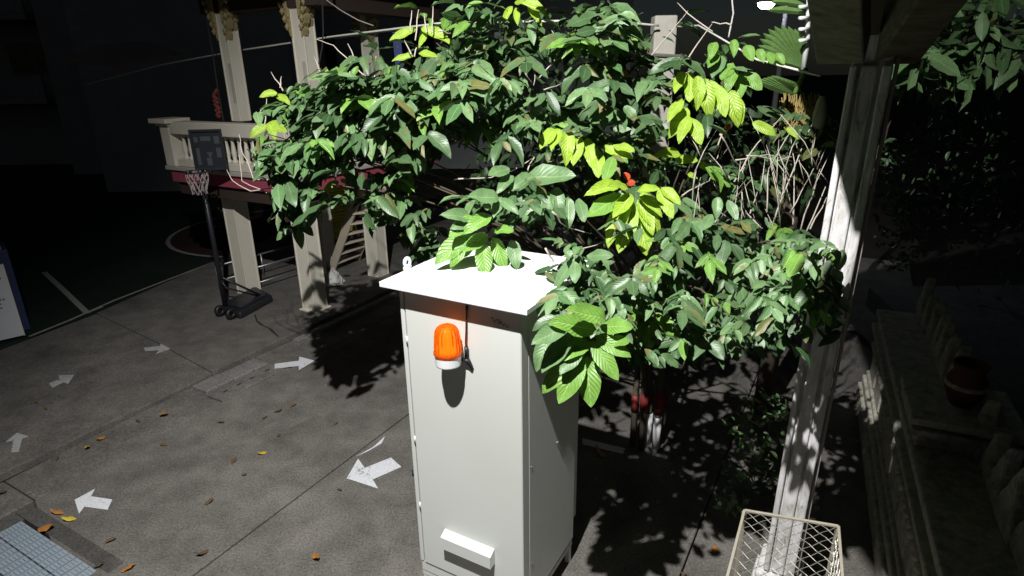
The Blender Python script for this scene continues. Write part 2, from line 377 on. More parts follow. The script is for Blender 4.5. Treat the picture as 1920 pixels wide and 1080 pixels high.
# ================================================================== CABINET
CW, CD, CH, OV = .842, .803, 2.386, .080
CO = Vector((-.687, 3.483, 0))
def c3(a, b, z): return CO + U * a + V * b + Z * z
def cbox(a0, a1, b0, b1, z0, z1, mb=None): return (mb or MB()).box(c3(a0, b0, z0), U * (a1 - a0), V * (b1 - b0), Z * (z1 - z0))
cab = thing('control_cabinet', c3(CW / 2, CD / 2, 0), 'tall white metal control cabinet with an overhanging sloped roof', 'cabinet')
cbox(.002, CW - .002, .026, CD, .215, CH - .001).build('body', 'cabinet_paint', cab, bevel=.004)
cbox(0, .030, .0, .0255, .29, CH - .003).build('door_jamb', 'cabinet_paint', cab, bevel=.004)
door = cbox(.0405, CW - .0005, -.003, .0255, .29, CH - .006).build('door', 'cabinet_paint', cab, bevel=.005)
cbox(.031, .0395, .012, .0253, .292, CH - .004).build('door_gap', 'gap', cab)
for z in (.75, 1.28, 2.0):
    MB().tube([c3(.0355, -.001, z), c3(.0355, -.001, z + .055)], .007, 10).build('hinge', 'cabinet_paint', door, True)
cbox(.004, CW - .004, .006, .0257, .20, .286).build('lower_panel', 'cabinet_paint', cab, bevel=.004)
cbox(CW - .0015, CW + .003, .084, CD - .012, .225, CH - .03).build('side_panel', 'cabinet_paint_shaded', cab, bevel=.002)
cbox(CW - .0015, CW + .0015, .002, .080, .225, CH - .03).build('corner_post', 'cabinet_paint_shaded', cab, bevel=.002)
cbox(.04, CW - .035, CD + .001, CD + .13, .32, CH - .08).build('rear_casing', 'cabinet_paint_shaded', cab, bevel=.006)
# plinth frame and legs
q = MB()
for b0 in (.01, CD - .05): cbox(.004, CW - .003, b0, b0 + .04, .155, .199, q)
for a0 in (.004, CW - .043): cbox(a0, a0 + .04, .051, CD - .051, .155, .199, q)
q.build('plinth_frame', 'cabinet_paint', cab, bevel=.003)
for a0 in (.006, CW - .046):
    for b0 in (.012, CD - .052): cbox(a0, a0 + .038, b0, b0 + .038, 0, .1545).build('leg', 'cabinet_paint', cab, bevel=.003)
# hipped roof
rf = MB(); e = [c3(-OV, -OV, CH), c3(CW + OV, -OV, CH), c3(CW + OV, CD + OV, CH), c3(-OV, CD + OV, CH)]
t_ = [p_ + Z * .034 for p_ in e]; k1, k2 = c3(CW * .42, CD * .5, CH + .078), c3(CW * .58, CD * .5, CH + .078)
rf.add(e + t_ + [k1, k2], [(0, 3, 2, 1), (0, 1, 5, 4), (1, 2, 6, 5), (2, 3, 7, 6), (3, 0, 4, 7), (4, 5, 9, 8), (5, 6, 9), (6, 7, 8, 9), (7, 4, 8)])
roof = rf.build('roof', 'roof_white', cab, bevel=.004)
# lifting eye on the left eave
def ring(c, ax, n, ro, ri, th):
    q = MB(); ax2 = n.cross(ax).normalized(); vs = []; k = 20
    for s in (-.5, .5):
        for r in (ro, ri):
            for j in range(k):
                a = 2 * math.pi * j / k; vs.append(c + ax * (math.cos(a) * r) + ax2 * (math.sin(a) * r) + n * (s * th))
    fs = []
    for j in range(k):
        j2 = (j + 1) % k; A, B, C_, D_ = j, k + j, 2 * k + j, 3 * k + j; A2, B2, C2, D2 = j2, k + j2, 2 * k + j2, 3 * k + j2
        fs += [(A, A2, B2, B), (C_, D_, D2, C2), (A, C_, C2, A2), (B, B2, D2, D_)]
    return q.add(vs, fs)
for b0 in (.18, CD - .15):
    q = ring(c3(-OV + .012, b0, CH + .085), V, U, .036, .014, .012); q.box(c3(-OV + .006, b0 - .034, CH + .030), U * .012, V * .068, Z * .03)
    q.build('lifting_eye', 'roof_white', roof, True)
# louvre hood low on the door
a0, a1, pz = .24, .632, .062
q = MB(); pts = lambda a: [c3(a, -.0035, .668), c3(a, -pz, .640), c3(a, -pz, .545), c3(a, -pz + .004, .545), c3(a, -pz + .004, .634), c3(a, -.0035, .660)]
A, B = pts(a0), pts(a1)
q.add(A + B, [(0, 1, 7, 6), (1, 2, 8, 7), (2, 3, 9, 8), (3, 4, 10, 9), (4, 5, 11, 10)])
for a in (a0, a1 - .004): q.prism([c3(a, -.0035, .660), c3(a, -pz + .0045, .633), c3(a, -pz + .0045, .545), c3(a, -.0035, .545)], U * .004)
hood = q.build('louvre_hood', 'cabinet_paint', door, bevel=.0015)
cbox(a0 + .02, a1 - .02, -.0045, -.0032, .515, .63).build('louvre_opening', 'gap', door)
# latch with a seal on the left jamb, sample screws, pen scribble under the eave
q = MB(); cbox(-.014, -.0005, .006, .022, 1.02, 1.09, q); q.build('latch', 'steel', cab, bevel=.003)
cbox(-.02, -.0145, .004, .02, .99, 1.05).build('latch_seal', 'navy', cab, bevel=.003)
for z in (.55, 1.3, 2.05): MB().tube([c3(CW + .003, .11, z), c3(CW + .0065, .11, z)], .006, 8).build('screw', 'steel', cab, True)
sc = []
for i in range(46):
    s = i / 45; sc.append(c3(.655 + .115 * s, -.0042, 2.292 + .012 * math.sin(s * 26) * (1 - .5 * s) - .028 * s + .004 * math.sin(s * 61)))
MB().tube(sc, .0013, 4).build('pen_scribble', 'gap', door)
MB().tube([c3(.70, -.0042, 2.30), c3(.72, -.0042, 2.278), c3(.70, -.0042, 2.275)], .0014, 4).build('pen_scribble', 'gap', door)
MB().tube([c3(CW + .0036, .47, 1.26), c3(CW + .012, .49, 1.265), c3(CW + .012, .492, 1.24), c3(CW + .0036, .49, 1.235)], .003, 6).build('side_hook', 'galvanised', cab, True)

# ------------------------------------------------------------------ amber beacon on the door
BA, BZ, BOFF = .405, 1.985, .088
bc = c3(BA, -BOFF, BZ)
be = thing('warning_beacon', bc, 'amber rotating warning beacon with white base on the cabinet door', 'warning light')
NR = 72
MB().lathe(bc, [(.064, 0), (.073, .003), (.0755, .010), (.0765, .064), (.072, .068), (.02, .0685)], 48).build('beacon_base', 'roof_white', be)
MB().lathe(bc, [(.04, .069), (.080, .0695), (.084, .076), (.083, .086), (.079, .087)], 48).build('lens_rim', 'amber_lens', be, True)
prof = [(.0765, .0875), (.0755, .115), (.0735, .15), (.071, .185), (.068, .212), (.061, .230), (.050, .242), (.033, .250), (.014, .253), (.001, .2535)]
lens = MB().lathe(bc, prof, NR, lambda i, j: 1 + (.05 if (j % 4) in (1, 2) else -.055) * (1 if i < 5 else .3)).build('lens', 'amber_lens', be)
MB().lathe(bc, [(.048, .088), (.046, .12), (.03, .14), (.038, .17), (.022, .20), (.001, .205)], 20).build('reflector', 'reflector', be, True)
q = MB(); cbox(BA - .03, BA + .03, -.026, -.0035, BZ - .012, BZ + .062, q); cbox(BA - .022, BA + .022, -.075, -.0265, BZ - .010, BZ - .003, q)
q.build('bracket', 'black_plastic', be, bevel=.003)
cb = [(.50, -.006, 2.379), (.498, -.012, 2.32), (.494, -.014, 2.26), (.492, -.018, 2.19), (.488, -.022, 2.12), (.492, -.026, 2.055), (.484, -.032, 2.01), (.462, -.042, 1.985), (.438, -.055, 1.978)]
MB().tube([c3(*x) for x in cb], .0052, 8).build('cable', 'black_rubber', be, True)
MB().tube([c3(.489, -.020, 2.09), c3(.491, -.025, 2.03)], .012, 10).build('cable_gland', 'black_rubber', be, True)
MB().tube([c3(.499, -.010, 2.345), c3(.498, -.011, 2.318)], .009, 8).build('cable_clip', 'black_rubber', be, True)
MB().tube([c3(.515, -.006, 1.945), c3(.498, -.02, 2.0), c3(.465, -.03, 2.012)], [.012, .016, .012], 8).build('cable_boot', 'black_rubber', be, True)

# ================================================================== BELL PAVILION
pav = thing('bell_pavilion', P(-8, 7.2, .04), 'cream two storey pavilion on square columns with a white balustrade', 'pavilion')
def column(u, v, z0, z1, w_, mat='cream_plaster', foot=True):
    """near corner at (u, v); grows towards -u and +v"""
    q = MB(); q.ubox(u - w_, u, v, v + w_, z0, z1)
    o = q.build('column', mat, pav, bevel=.006)
    for du, dv in ((0, 0), (-w_, 0), (0, w_)):
        MB().ubox(u + du - .012, u + du + .012, v + dv - .012, v + dv + .012, z0 + .005, z1 - .005).build('corner_bead', mat, o, bevel=.005)
    if foot: MB().ubox(u - w_ - .05, u + .05, v - .05, v + w_ + .05, z0 - .005, z0 + .025).build('column_foot', mat, o, bevel=.012)
    return o
C1, C2, C3 = (-8.74, 6.30), (-7.13, 6.27), (-7.36, 8.06)
for i, (u, v) in enumerate((C1, C2, C3)): column(u, v, .036, 1.78, .255, foot=(i == 1))
column(-8.75, 8.06, .036, 1.78, .33)
column(-8.00, 7.25, .036, 1.78, .14, 'grey_plaster')
# brackets under the slab
for (u, v) in (C1, C2, C3):
    q = MB(); q.prism([P(u - .36, v - .02, 1.45), P(u - .36, v - .02, 1.975), P(u - .95, v - .02, 1.975), P(u - .85, v - .02, 1.86), P(u - .62, v - .02, 1.80), P(u - .45, v - .02, 1.62)], V * .2)
    q.build('bracket', 'brown_soffit', pav, bevel=.01)
MB().ubox(-9.6, -7.0, 6.02, 6.60, 1.78, 1.975).ubox(-9.6, -9.0, 6.601, 9.2, 1.78, 1.975).build('floor_beam', 'brown_soffit', pav)
q = MB(); q.ubox(-9.66, -6.80, 5.95, 6.62, 1.98, 2.17); q.ubox(-7.02, -6.80, 6.621, 9.25, 1.98, 2.17); q.ubox(-9.66, -8.95, 6.621, 9.25, 1.98, 2.17); q.build('floor_slab', 'red_band', pav, bevel=.008)
MB().ubox(-9.72, -6.74, 5.90, 6.62, 2.172, 2.235).ubox(-7.02, -6.74, 6.621, 9.3, 2.172, 2.235).ubox(-9.72, -8.95, 6.621, 9.3, 2.172, 2.235).build('floor_edge', 'grey_plaster', pav, bevel=.01)
# balustrade: two sides, vase shaped balusters
bal = bpy.data.objects.new('balustrade', None); COL.objects.link(bal); bal.location = P(-9.6, 6, 2.235) - pav.location; bal.parent = pav
Zb, Zt = 2.24, 2.74
MB().ubox(-9.42, -6.86, 5.94, 6.10, Zb, Zb + .11).build('bottom_rail', 'cream_plaster', bal, bevel=.008)
MB().ubox(-9.42, -6.86, 5.90, 6.14, Zt, Zt + .19).build('top_rail', 'cream_plaster', bal, bevel=.012)
MB().ubox(-6.99, -6.83, 6.15, 9.0, Zb, Zb + .11).build('bottom_rail', 'cream_plaster', bal, bevel=.008)
MB().ubox(-7.03, -6.79, 6.15, 9.0, Zt, Zt + .19).build('top_rail', 'cream_plaster', bal, bevel=.012)
vase = [(.05, 0), (.05, .03), (.028, .05), (.034, .10), (.040, .15), (.032, .22), (.022, .30), (.028, .32), (.032, .345), (.05, .36), (.05, .39)]
me = None
def baluster(p_):
    global me
    if me is None:
        o = MB().lathe((0, 0, 0), vase, 12).build('baluster', 'cream_plaster', None, True); me = o.data
    else: o = bpy.data.objects.new('baluster', me); COL.objects.link(o)
    o.parent = bal; o.location = p_ - origin(bal)
for k in range(17): baluster(P(-9.28 + k * .145, 6.02, Zb + .11))
for k in range(18): baluster(P(-6.91, 6.32 + k * .15, Zb + .11))
q = MB(); q.ubox(-9.66, -9.43, 5.90, 6.13, 2.237, 2.86); q.ubox(-9.70, -9.39, 5.86, 6.17, 2.86, 2.90); q.ubox(-9.76, -9.33, 5.80, 6.23, 2.90, 2.97)
q.build('corner_post', 'cream_plaster', bal, bevel=.01)
# upper columns with gilded capitals, roof
for (u, v, hw) in ((-8.12, 6.22, .18), (-6.64, 6.25, .20), (-7.18, 8.15, .18)):
    o = column(u, v, 2.935, 4.95, hw, foot=False)
    MB().ubox(u - .08, u + .004, v - .006, v - .0005, 3.2, 3.75).build('patch', 'grey_plaster', o)
    for sx in (-1, 1):
        cx_ = u - hw / 2; ol = [(0, 0), (.035, .02), (.06, .09), (.05, .13), (.10, .17), (.13, .25), (.105, .29), (.17, .34), (.20, .44), (.17, .48), (.26, .53), (.31, .64), (.28, .70), (.36, .76), (.37, .86), (0, .86)]
        q = MB()
        for dv, sc_, th in ((-.03, 1, .10), (-.055, .72, .024), (.10, .85, .08)):
            q.prism([P(cx_ + sx * (hw / 2 - .01 + x * sc_ * .8), v + dv, 4.05 + (.86 * (1 - sc_)) + z * sc_) for x, z in ol], V * th)
        for k in range(7): q.lathe(P(cx_ + sx * (hw / 2 + .03 + .03 * k), v - .05, 4.18 + k * .095), [(.006, -.045), (.035, 0), (.006, .05)], 7)
        q.build('capital_carving', 'gilt', o, bevel=.008, seg=1)
MB().ubox(-10.6, -5.8, 5.0, 10.5, 4.96, 5.2).build('roof_soffit', 'brown_soffit', pav)
q = MB(); q.ubox(-8.6, -6.3, 6.20, 6.5, 4.42, 4.955); q.ubox(-6.9, -6.6, 6.51, 9.3, 4.42, 4.955); q.build('roof_beam', 'brown_soffit', pav)
q = MB(); q.add([P(-10.7, 4.9, 5.21), P(-5.7, 4.9, 5.21), P(-5.7, 10.6, 5.21), P(-10.7, 10.6, 5.21), P(-8.2, 7.7, 7.6)], [(0, 3, 2, 1), (0, 1, 4), (1, 2, 4), (2, 3, 4), (3, 0, 4)]); q.build('roof', 'red_carving', pav)
MB().tube([P(-8.43, 6.16, 2.94), P(-8.44, 6.16, 3.4), P(-8.42, 6.16, 3.9), P(-8.43, 6.16, 4.4)], .010, 6).build('conduit', 'dark_wire', pav)
q = MB()
for k in range(14): q.lathe(P(-8.56 + random.uniform(-.05, .05), 6.2, 3.0 + k * .028), [(.008, -.03), (.04, 0), (.008, .04)], 6)
tag(q.build('carved_ornament', 'red_carving', None), 'small red carved ornament standing on the pavilion rail beside the column', 'ornament')
MB().tube([at(604, 0, 8.6), at(605, 25, 8.6), at(606, 60, 8.6), at(604, 88, 8.6), at(598, 120, 8.6)], .010, 5).build('hanging_cord', 'dark_wire', pav)
MB().tube([at(612, 0, 8.6), at(640, 20, 8.5), at(672, 38, 8.4), at(700, 48, 8.3)], .006, 5).build('hanging_cord', 'grey_plaster', pav)

# ------------------------------------------------------------------ ladder leaning under the balcony
la = thing('step_ladder', G(640, 500, .04), 'pale wooden ladder with flat treads leaning beneath the balcony', 'ladder')
b1, b2 = G(622, 506, .04), G(668, 486, .04); t1, t2 = G(676, 352, 1.75), G(722, 352, 1.75)
wd = (b2 - b1).normalized()
for p0, p1 in ((b1, t1), (b2, t2)): MB().bar(p0, p1, .15, .05, wd.cross(Z)).build('side_rail', 'ladder_wood', la, bevel=.005)
for k in range(7):
    s = .09 + k * .125; a = b1.lerp(t1, s); c_ = b2.lerp(t2, s); MB().bar(a, c_, .17, .035, Z.cross(wd)).build('tread', 'ladder_wood', la, bevel=.004)
# yellow mat on its edge behind the ladder
ym = thing('yellow_mat', G(640, 452, .04), 'yellow ribbed mat standing behind the ladder', 'mat')
p0, p1 = G(604, 455, .05), G(668, 440, .05); dd = (p1 - p0).normalized(); nn = dd.cross(Z)
for k in range(16):
    MB().box(p0 + Z * (.02 + k * .075) + nn * (.012 * math.sin(k * 2.1)), p1 - p0, nn * .05, Z * .066).build('rib', 'yellow_mat', ym, bevel=.012)
# crumpled white bag
q = MB(); c_ = G(626, 530, .04); vs, fs = [], []
for i in range(7):
    for j in range(12):
        f_ = i / 6; a = 2 * math.pi * j / 12; r = (.19 * (1 - f_) ** .8 + .015) * (.75 + .45 * random.random()); vs.append(c_ + Vector((r * math.cos(a), r * math.sin(a), .26 * f_ * (.85 + .3 * random.random()))))
for i in range(6):
    for j in range(12): fs.append((i * 12 + j, i * 12 + (j + 1) % 12, (i + 1) * 12 + (j + 1) % 12, (i + 1) * 12 + j))
fs.append(tuple(range(72, 84))); q.add(vs, fs)
tag(q.build('crumpled_bag', 'white_cloth'), 'crumpled white plastic bag lying between the pavilion columns', 'bag')
# low tube bench frame under the pavilion
bn = thing('bench_frame', G(480, 520, .04), 'low metal tube bench frame standing under the pavilion', 'bench')
pa, pb, pc, pd = G(412, 542, .04), G(556, 498, .04), G(440, 560, .04), G(590, 512, .04); hb = Z * .42
for p_ in (pa, pb, pc.lerp(pd, .18), pd, pa.lerp(pb, .55)): MB().tube([p_, p_ + hb], .017, 7).build('leg', 'steel', bn, True)
for p_, q_ in ((pa, pb), (pc.lerp(pd, .18), pd)):
    MB().tube([p_ + hb, q_ + hb], .017, 7).build('top_rail', 'steel', bn, True); MB().tube([p_ + hb * .35, q_ + hb * .35], .014, 7).build('stretcher', 'steel', bn, True)

# ------------------------------------------------------------------ portable basketball stand
ho = thing('basketball_stand', G(450, 585, .034), 'black portable basketball stand with a torn net', 'basketball stand')
ba_, bb_, bc_, bd_ = G(411, 588, .034), G(452, 600, .034), G(513, 566, .034), G(482, 549, .034)
q = MB(); cen = (ba_ + bb_ + bc_ + bd_) / 4
q.prism([ba_, ba_.lerp(bb_, .8) , bb_, bb_.lerp(bc_, .92), bc_, bc_.lerp(bd_, .6), bd_], Z * .13); q.build('base', 'black_plastic', ho, bevel=.04, seg=3)
q = MB(); q.prism([cen.lerp(p_, .8) + Z * .1315 for p_ in (ba_, bb_, bc_, bd_)], Z * .03); q.build('base_lid', 'black_plastic', ho, bevel=.012)
pf = G(425, 588, .034)
topz = 2.42
MB().tube([pf + Z * .12, pf + Z * topz], .038, 10).build('pole', 'black_plastic', ho, True)
MB().tube([pf + Z * .62, cen.lerp(bc_, .55) + Z * .15], .018, 8).build('brace', 'black_plastic', ho, True)
MB().tube([pf + Z * .62 + U * -.02, pf + Z * .45 + U * .1, cen.lerp(bc_, .45) + Z * .15], .014, 8).build('brace', 'black_plastic', ho, True)
for sx in (-1, 1):
    w0 = ba_ + (bb_ - ba_) * (.25 if sx < 0 else .75) + Z * .10 - V * .06
    q = ring(w0, V, U, .085, .03, .05); q.build('wheel', 'black_rubber', ho, True)
bx = Vector((.985, .17, 0)).normalized(); bn_ = bx.cross(Z)
bcx = at(391, 281, pf.y - .12); hw, hh = .205, .275
bo = MB(); bo.box(bcx - bx * hw - Z * hh, bx * 2 * hw, bn_ * -.02, Z * 2 * hh); bd = bo.build('backboard', 'board_grey', ho, bevel=.006)
for (x0, x1, z0, z1) in ((-1, 1, .92, 1.04), (-1, 1, -1.04, -.92), (-1.06, -.92, -1.04, 1.04), (.92, 1.06, -1.04, 1.04)):
    MB().box(bcx + bx * (x0 * hw) + Z * (z0 * hh) + bn_ * .003, bx * ((x1 - x0) * hw), bn_ * .03, Z * ((z1 - z0) * hh)).build('board_edge', 'black_plastic', bd, bevel=.004)
for (x0, x1, z0, z1) in ((-.42, .25, .45, .68), (.45, .80, .30, .68), (-.85, -.58, .40, .66), (-.80, -.58, -.75, .1), (.5, .82, -.4, .1), (-.2, .12, -.8, -.4)):
    MB().box(bcx + bx * (x0 * hw) + Z * (z0 * hh) + bn_ * .001, bx * ((x1 - x0) * hw), bn_ * .004, Z * ((z1 - z0) * hh)).build('board_mark', 'board_mark', bd)
q = MB(); q.prism([bcx + bx * (-.15 * hw) + Z * (-.12 * hh) + bn_ * .001, bcx + bx * (.25 * hw) + Z * (-.12 * hh) + bn_ * .001, bcx + bx * (.05 * hw) + Z * (-.45 * hh) + bn_ * .001], bn_ * .004); q.build('board_mark', 'board_mark', bd)
rc = at(368, 322, pf.y - .42)
q = MB(); rp = [rc + Vector((math.cos(a), math.sin(a), 0)) * .155 for a in np.linspace(0, 2 * math.pi, 25)]; q.tube(rp, .011, 6, caps=False)
q.tube([rc + bx * .12 + V * .08, bcx - Z * hh * 1.0 - bn_ * .02], .014, 6); q.build('rim', 'black_plastic', ho, True)
MB().bar(bcx - Z * (hh * .9) - bn_ * .03, pf + Z * (topz - .1), .05, .05).build('board_arm', 'black_plastic', ho)
q = MB(); K = 11
for k in range(K):
    for dr in (1, -1):
        pts = []
        for i in range(6):
            f_ = i / 5; a = 2 * math.pi * (k + dr * f_ * 1.4) / K; r = .15 * (1 - .42 * f_) + random.uniform(-.012, .012)
            pts.append(rc + Vector((r * math.cos(a), r * math.sin(a), -.31 * f_ * (1 if k % 3 else .8))))
        q.tube(pts, .0055, 4)
net = q.build('net', 'net', ho)

# ------------------------------------------------------------------ notice board at the left edge
sg = thing('notice_board', G(20, 640, .02), 'white ASEAN notice board leaning at a blue grey pillar', 'notice board')
s0, s1 = G(12, 640, .03), G(47, 632, .03); sx = Vector((s1.x - s0.x, s1.y - s0.y, 0)).normalized(); sn = sx.cross(Z)
right = s1 + Z * .03; wdt, hgt = 1.05, 1.08
MB().box(right - sx * wdt, sx * wdt, sn * -.04, Z * hgt).build('panel', 'sign_white', sg, bevel=.006)
MB().box(right - sx * .004 + sn * .001 - Z * .004, sx * .012, sn * -.045, Z * (hgt + .008)).build('edge_trim', 'cream_plaster', sg)
def text(body, size, off_x, off_z, mat, parent, base, sx_, sn_, name='lettering'):
    cu = bpy.data.curves.new(name, 'FONT'); cu.body = body; cu.size = size; cu.extrude = .001; cu.align_x = 'RIGHT'; cu.materials.append(M[mat])
    tmp = bpy.data.objects.new(name, cu); COL.objects.link(tmp); dg = bpy.context.evaluated_depsgraph_get()
    me_ = bpy.data.meshes.new_from_object(tmp.evaluated_get(dg)); bpy.data.objects.remove(tmp)
    o = bpy.data.objects.new(name, me_); COL.objects.link(o)
    mm = Matrix((sx_, Z, sn_)).transposed().to_4x4(); mm.translation = base + sx_ * off_x + Z * off_z + sn_ * .003
    o.matrix_world = mm; o.parent = parent; o.matrix_parent_inverse = Matrix.Translation(-origin(parent)); return o
text('ASEAN+6', .13, -.06, .87, 'sign_ink', sg, right, sx, sn)
for k in range(9):                                       # lines of small print, too small to read
    q = MB(); x = .97; ex = .06 + (.10 * random.random() if k < 7 else .2)
    while x > ex + .02:
        l = random.uniform(.015, .05); l = min(l, x - ex)
        for s in range(3): q.box(right - sx * (x - s * l / 3.4) + Z * (.80 - k * .058 + random.uniform(0, .006)) + sn * .0005, sx * (l / 4.5), sn * .002, Z * random.uniform(.018, .032))
        x -= l + .012
    q.build('text_line', 'sign_ink', sg)
pl = thing('blue_pillar', G(-10, 640, .02), 'blue grey square pillar behind the notice board at the left edge', 'pillar')
pbase = right + sx * .10 - sn * .30
MB().box(pbase - sx * .75 - Z * .03, sx * .75, sn * -.6, Z * 1.25).build('pillar_foot', 'navy', pl, bevel=.01)
MB().box(pbase - sx * .72 + Z * 1.221 - sn * .03, sx * .66, sn * -.5, Z * 3.2).build('shaft', 'pillar_blue', pl, bevel=.012)
text('as', .16, -.10, 1.36, 'sign_white', pl, pbase - sn * .03, sx, sn)

# ================================================================== PORCH AT THE RIGHT: pillar, beams, unseen roof shaped for shade
po = thing('temple_porch', (1.95, 3.2, 0), 'tall weathered white pillar carrying dark eave beams of a porch', 'porch')
PB, PT = at(1480, 960, 3.22), at(1646, 60, 3.22)          # the pillar leans a little outwards
lean = Vector(((PT.x - PB.x) / (PT.z - PB.z), 0, 1)); foot = PB - lean * PB.z
pd_ = Vector((.52, .854, 0)); ps = Vector((.854, -.52, 0))    # depth and width directions of the pillar
def pbox(s0, s1, d0, d1, z0, z1, mb=None):
    a = foot + lean * z0; return (mb or MB()).box(a + ps * s0 + pd_ * d0, ps * (s1 - s0), pd_ * (d1 - d0), lean * (z1 - z0))
sh = pbox(-.09, .09, .03, .23, .35, 4.0).build('pillar', 'pillar_white', po, bevel=.008)
for s0, s1, d0 in ((-.095, -.060, .0), (-.045, .030, .008), (.048, .095, -.002)):
    pbox(s0, s1, d0, .029, .36, 3.6).build('moulding', 'pillar_white', sh, bevel=.01)
pbox(-.17, .17, -.06, .33, 0, .20).build('pillar_base', 'pillar_white', po, bevel=.02)
pbox(-.14, .14, -.03, .30, .202, .348).build('pillar_base', 'pillar_white', po, bevel=.02)
pbox(.098, .118, .06, .09, .36, 3.85).build('drain_pipe', 'grey_plaster', po, bevel=.008)
bA, bB = at(1580, 100, 3.05), at(1558, -120, 2.45)
MB().bar(bA + Z * .02, bB + Z * .05, .20, .16).build('eave_beam', 'eave_wood', po, bevel=.01)
MB().bar(at(1672, 100, 3.3), at(1840, -130, 2.8), .22, .15).build('eave_beam', 'eave_wood', po, bevel=.01)
MB().bar(at(1602, 60, 3.3), at(1625, -100, 3.0), .22, .05).build('eave_board', 'brown_soffit', po)
q = MB(); q.prism([Vector(x) for x in ((1.17, 2.82, 4.10), (1.07, 2.42, 4.11), (.62, 2.12, 4.12), (.58, 1.0, 4.12), (.58, -2.5, 4.12), (6.5, -2.5, 4.6), (7.0, 6.5, 4.6), (1.88, 4.68, 4.10))], Z * .12)
q.build('eave_shade_roof', 'eave_wood', po)  # extended out of view, edge shaped to keep light off stair and upper pillar
# mesh cage at the lower right
cg = thing('wire_cage', G(1480, 1080, 0), 'tan framed wire mesh cage standing before the porch pillar', 'cage')
hz = 1.2; k00, k10, k01, k11 = G(1396, 957, hz), G(1572, 987, hz), G(1338, 1180, hz), G(1588, 1190, hz)
for a, c_ in ((k00, k10), (k00, k01), (k10, k11), (k01, k11)): MB().bar(a, c_, .015, .015).build('frame_bar', 'frame_tan', cg, bevel=.003)
for a in (k00, k10, k01, k11): MB().bar(a - Z * .012, Vector((a.x, a.y, 0)), .022, .022).build('leg', 'frame_tan', cg, bevel=.003)
def chain(o_, a, c_, cell, rr=.0022):
    q = MB(); la_, lc = a.length, c_.length; A, C_ = a / la_, c_ / lc; na = int(la_ / cell)
    for k in range(-int(lc / cell) - 1, na + 1):
        for sg_ in (1, -1):
            pts = []
            for i in range(int(lc / cell * 2) + 1):
                y = i * cell / 2; x = (k * cell + y) if sg_ > 0 else (la_ - k * cell - y)
                if 0 <= x <= la_ and y <= lc: pts.append(o_ + A * x + C_ * y + A.cross(C_) * (.003 * (-1) ** i * sg_))
            if len(pts) > 1: q.tube(pts, rr, 4)
    return q
chain(k00, k10 - k00, k01 - k00, .078).build('top_mesh', 'galvanised', cg)
chain(k10, Vector((0, 0, -1.1)), k11 - k10, .078).build('side_mesh', 'galvanised', cg)
# carved stair wall with flame ridge, plinth and clay pot
st = thing('carved_stair_wall', G(1700, 1000, 0), 'dark carved stone stair wall with scalloped flame ridge', 'stair wall')
def sp_(x, y, z): return G(x, y, z)
fr = Vector((2.16, 2.25, 0)); bk = Vector((3.95, 6.0, 0)); al = (bk - fr).normalized(); ac = al.cross(Z); LW = 4.3
MB().box(fr, al * LW, ac * .55, Z * 1.02).build('wall_core', 'carved_stone', st, bevel=.02)
for k, (o_, h0, h1, wd) in enumerate(((-.09, .0, .20, .73), (-.06, .201, .30, .67), (-.03, .301, .36, .61), (-.04, .82, .88, .63), (-.07, .881, .94, .69), (-.05, 1.0205, 1.10, .65))):
    MB().box(fr - al * .02 + ac * o_ + Z * h0, al * (LW + .04), ac * wd, Z * (h1 - h0)).build('moulding', 'carved_stone', st, bevel=.015)
for k in range(40): MB().lathe(fr + al * (.06 + k * .105) + ac * -.012 + Z * .74, [(.008, -.05), (.045, -.02), (.05, .01), (.008, .05)], 8).build('scale_bead', 'carved_stone', st, True)
for k in range(15):
    c_ = fr + al * (.02 + k * .285) + ac * (.30 + random.uniform(-.02, .02)) + Z * 1.10; s = random.uniform(.85, 1.12)
    q = MB(); out = [(0, 0), (.25, 0), (.28, .07), (.26, .15), (.20, .23), (.17, .30), (.08, .43), (.09, .31), (.05, .23), (.065, .15), (.01, .09)]
    q.prism([c_ + al * (x * s) + Z * (y * s) for x, y in out], ac * .09); q.build('flame_scallop', 'carved_stone', st, bevel=.018, seg=2)
for k in range(8): MB().box(fr + al * (.12 + k * .52) - ac * .018 + Z * .40, al * .36, ac * .03, Z * .26).build('carved_panel', 'carved_stone', st, bevel=.012)
pc_ = Vector((3.12, 3.75, 0)) + ac * .02
plt = thing('stone_plinth', pc_ + Z * 1.1, 'square moulded stone plinth on the stair wall under the pot', 'plinth')
for (hw_, z0, z1) in ((.27, 1.101, 1.20), (.31, 1.201, 1.25), (.26, 1.251, 1.29), (.33, 1.291, 1.35)):
    MB().box(pc_ - al * hw_ - ac * hw_ + Z * z0, al * 2 * hw_, ac * 2 * hw_, Z * (z1 - z0)).build('course', 'carved_stone', plt, bevel=.012)
pt = thing('clay_pot', pc_ + Z * 1.35, 'reddish clay pot on the dark stone plinth', 'pot')
MB().lathe(pc_ + Z * 1.351, [(.07, 0), (.09, .04), (.125, .12), (.12, .20), (.085, .26), (.10, .285), (.11, .31), (.10, .32), (.075, .28)], 22).build('body', 'terracotta', pt, True)
MB().lathe(pc_ + Z * 1.351, [(.123, .14), (.131, .15), (.131, .165), (.123, .175)], 22).build('band', 'carved_stone', pt, True)
# paved terrace further right
tr = tag(MB().prism([Vector(x) for x in ((4.9, 5.0, 0), (10, 4.6, 0), (10, 9, 0), (5.6, 9, 0))], Z * .32).build('terrace', 'paver', bevel=.02), 'grey paved terrace beside the stair', kind='structure')

